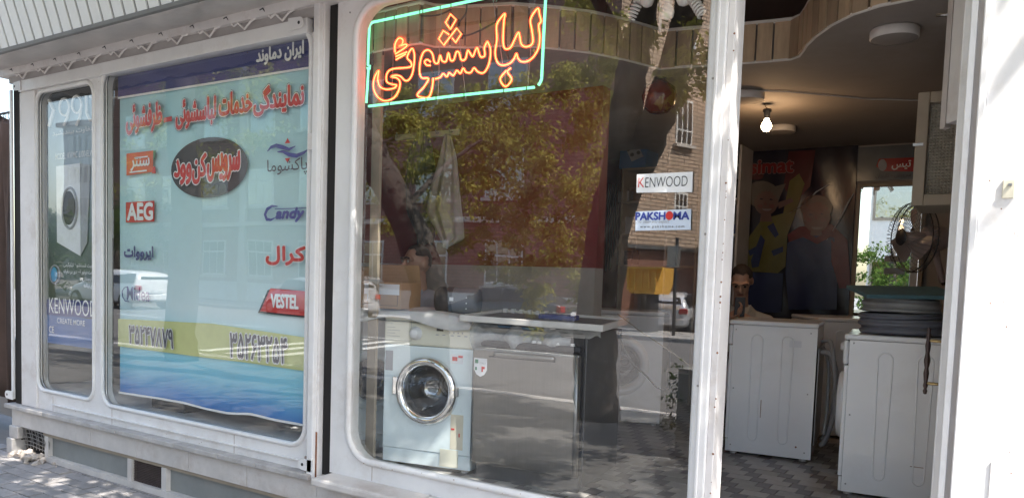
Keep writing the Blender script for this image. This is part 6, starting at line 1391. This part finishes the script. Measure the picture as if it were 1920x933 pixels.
# ---- cars
def car(label, loc, rz, paint, kind='hatch'):
    t = thing('parked_car', label, 'car', loc, rz, 'parked cars')
    if kind == 'hatch': S = [(0, .42, .80, .84, .66, .62), (.05, .30, .93, .97, .78, .70), (.32, .22, .95, 1.30, .82, .58), (.7, .2, .94, 1.42, .83, .57), (1.9, .2, .92, 1.43, .83, .57), (2.35, .2, .91, 1.33, .83, .58), (2.95, .2, .90, .95, .82, .68), (3.55, .24, .76, .80, .78, .62), (3.85, .36, .60, .62, .6, .48)]
    elif kind == 'sedan': S = [(0, .42, .82, .86, .68, .64), (.06, .3, .92, .96, .8, .72), (.6, .22, .95, 1.0, .84, .72), (1.15, .2, .94, 1.38, .85, .58), (2.3, .2, .92, 1.42, .85, .58), (2.7, .2, .91, 1.33, .85, .6), (3.3, .2, .90, .95, .84, .7), (4.1, .24, .74, .78, .8, .62), (4.4, .36, .58, .6, .62, .48)]
    else: S = [(0, .42, .82, .9, .72, .68), (.06, .3, .95, 1.3, .82, .66), (.3, .22, .96, 1.45, .85, .62), (2.6, .2, .94, 1.47, .85, .62), (3.0, .2, .92, 1.38, .85, .63), (3.5, .2, .91, .98, .84, .7), (4.3, .24, .78, .82, .8, .64), (4.6, .36, .6, .62, .64, .5)]
    Lc = S[-1][0]; bm = bmesh.new(); rings = []
    for (yy, zb_, zm, zt2, hw, ht) in S:
        half = [(0, zb_), (hw * .92, zb_), (hw, zb_ + .12), (hw * 1.01, (zb_ + zm) / 2), (hw * .985, zm), (ht * 1.04, zt2 - .05 if zt2 - zm > .15 else zt2 - .01), (ht * .9, zt2), (0, zt2 + .012)]
        ring = [bm.verts.new((x, yy, z)) for x, z in half] + [bm.verts.new((-x, yy, z)) for x, z in half[-2:0:-1]]; rings.append(ring)
    for A, Bb in zip(rings, rings[1:]):
        n_ = len(A)
        for k in range(n_): bm.faces.new((A[k], A[(k + 1) % n_], Bb[(k + 1) % n_], Bb[k]))
    bm.faces.new(rings[0][::-1]); bm.faces.new(rings[-1]); bmesh.ops.recalc_face_normals(bm, faces=bm.faces)
    bd = obj('body', bm, paint, t, smooth=True); sb = bd.modifiers.new('s', 'SUBSURF'); sb.levels = sb.render_levels = 1
    up_ = [s_ for s_ in S if s_[3] - s_[2] > .15]; r0 = S[S.index(up_[0]) - 1]; f1 = S[S.index(up_[-1]) + 1]
    def glassq(nm, q, m='car_glass'):
        b_ = bmesh.new(); quadprism(b_, q, (0, .001, .001)); bmesh.ops.recalc_face_normals(b_, faces=b_.faces); return obj(nm, b_, m, t)
    a, b = r0, up_[0]; o_ = -.035
    glassq('rear_window', [(-.6, a[0] + .08 + o_, a[3] + .07), (.6, a[0] + .08 + o_, a[3] + .07), (.5, b[0] + o_ + .02, b[3] - .06), (-.5, b[0] + o_ + .02, b[3] - .06)])
    a, b = f1, up_[-1]; glassq('windscreen', [(-.64, a[0] - .03 - o_, a[3] + .04), (.64, a[0] - .03 - o_, a[3] + .04), (.54, b[0] + .05 - o_, b[3] - .03), (-.54, b[0] + .05 - o_, b[3] - .03)])
    ya, yb_ = up_[0][0] + .1, up_[-1][0] + .1; ym = (ya + yb_) / 2
    for s_ in (-1, 1):
        for y0, y1 in ((ya, ym - .04), (ym + .04, yb_)):
            glassq('side_window', [(s_ * .845, y0 - (.12 if y0 == ya else 0), .985), (s_ * .845, y1 + (.22 if y1 == yb_ else 0), .985), (s_ * .66, y1, 1.33), (s_ * .66, y0, 1.33)])
        glassq('door_line', [(s_ * .845, ym - .01, .35), (s_ * .845, ym + .01, .35), (s_ * .852, ym + .01, .93), (s_ * .852, ym - .01, .93)], 'print_black')
        obj('mirror', B((s_ * .92 - .07, s_ * .92 + .07, yb_ + .15, yb_ + .25, .98, 1.1)), paint, t, bevel=.02)
        obj('tail_light', B((s_ * .68 - .13, s_ * .68 + .13, -.035, .12, .72, .9)), 'tail_red', t, bevel=.03); obj('headlight', B((s_ * .56 - .15, s_ * .56 + .15, Lc - .16, Lc - .02, .56, .7)), 'lamp_shell', t, bevel=.03)
        for yy in (.68, Lc - .78):
            wv = obj('wheel', LT([(0, -.02), (.18, -.02), (.2, -.0), (.29, 0), (.31, .03), (.31, .17), (.29, .2), (0, .2)], (s_ * .86, yy, .31), 'x', 28, rot=Matrix(((0, 0, -s_), (1, 0, 0), (0, 1, 0)))), 'tyre', t, smooth=True)
            obj('rim', LT([(0, .0), (.06, -.012), (.17, -.004), (.185, .012), (.185, .02), (0, .02)], (s_ * .885, yy, .31), 'x', 20, rot=Matrix(((0, 0, -s_), (1, 0, 0), (0, 1, 0)))), 'grey_metal', wv, smooth=True)
    obj('rear_bumper', B((-.76, .76, -.07, .1, .34, .58)), paint, t, bevel=.05); obj('front_bumper', B((-.66, .66, Lc - .12, Lc + .05, .32, .54)), paint, t, bevel=.05)
    obj('number_plate', B((-.26, .26, -.05, -.03, .63, .74)), 'paper', t, bevel=.004); face_text(t, 'plate_lettering', '۲۳۸ ب ۴۵', -.2, .2, .655, .715, -.053, 'print_black')
    return t
v = M(1258, 560, 21.5); car('silver hatchback parked by the brick side wall, seen from the rear', (v.x, v.y + .8, -.16), R_(170), 'car_silver', 'hatch')
v = M(1075, 560, 16.4); car('dark grey sedan parked along the far kerb in front of the brick house', (v.x, v.y, -.12), R_(90), 'car_dark', 'sedan')
v = M(290, 560, 14); car('white estate car on the far side of the road, mirrored in the narrow pane', (v.x, v.y, -.12), R_(88), 'car_white', 'wagon')
v = M(680, 560, 16.4); car('silver estate car parked along the far kerb, mirrored behind the boxes', (v.x, v.y, -.12), R_(91), 'car_silver', 'wagon')
print('OBJ', len(COL.objects))
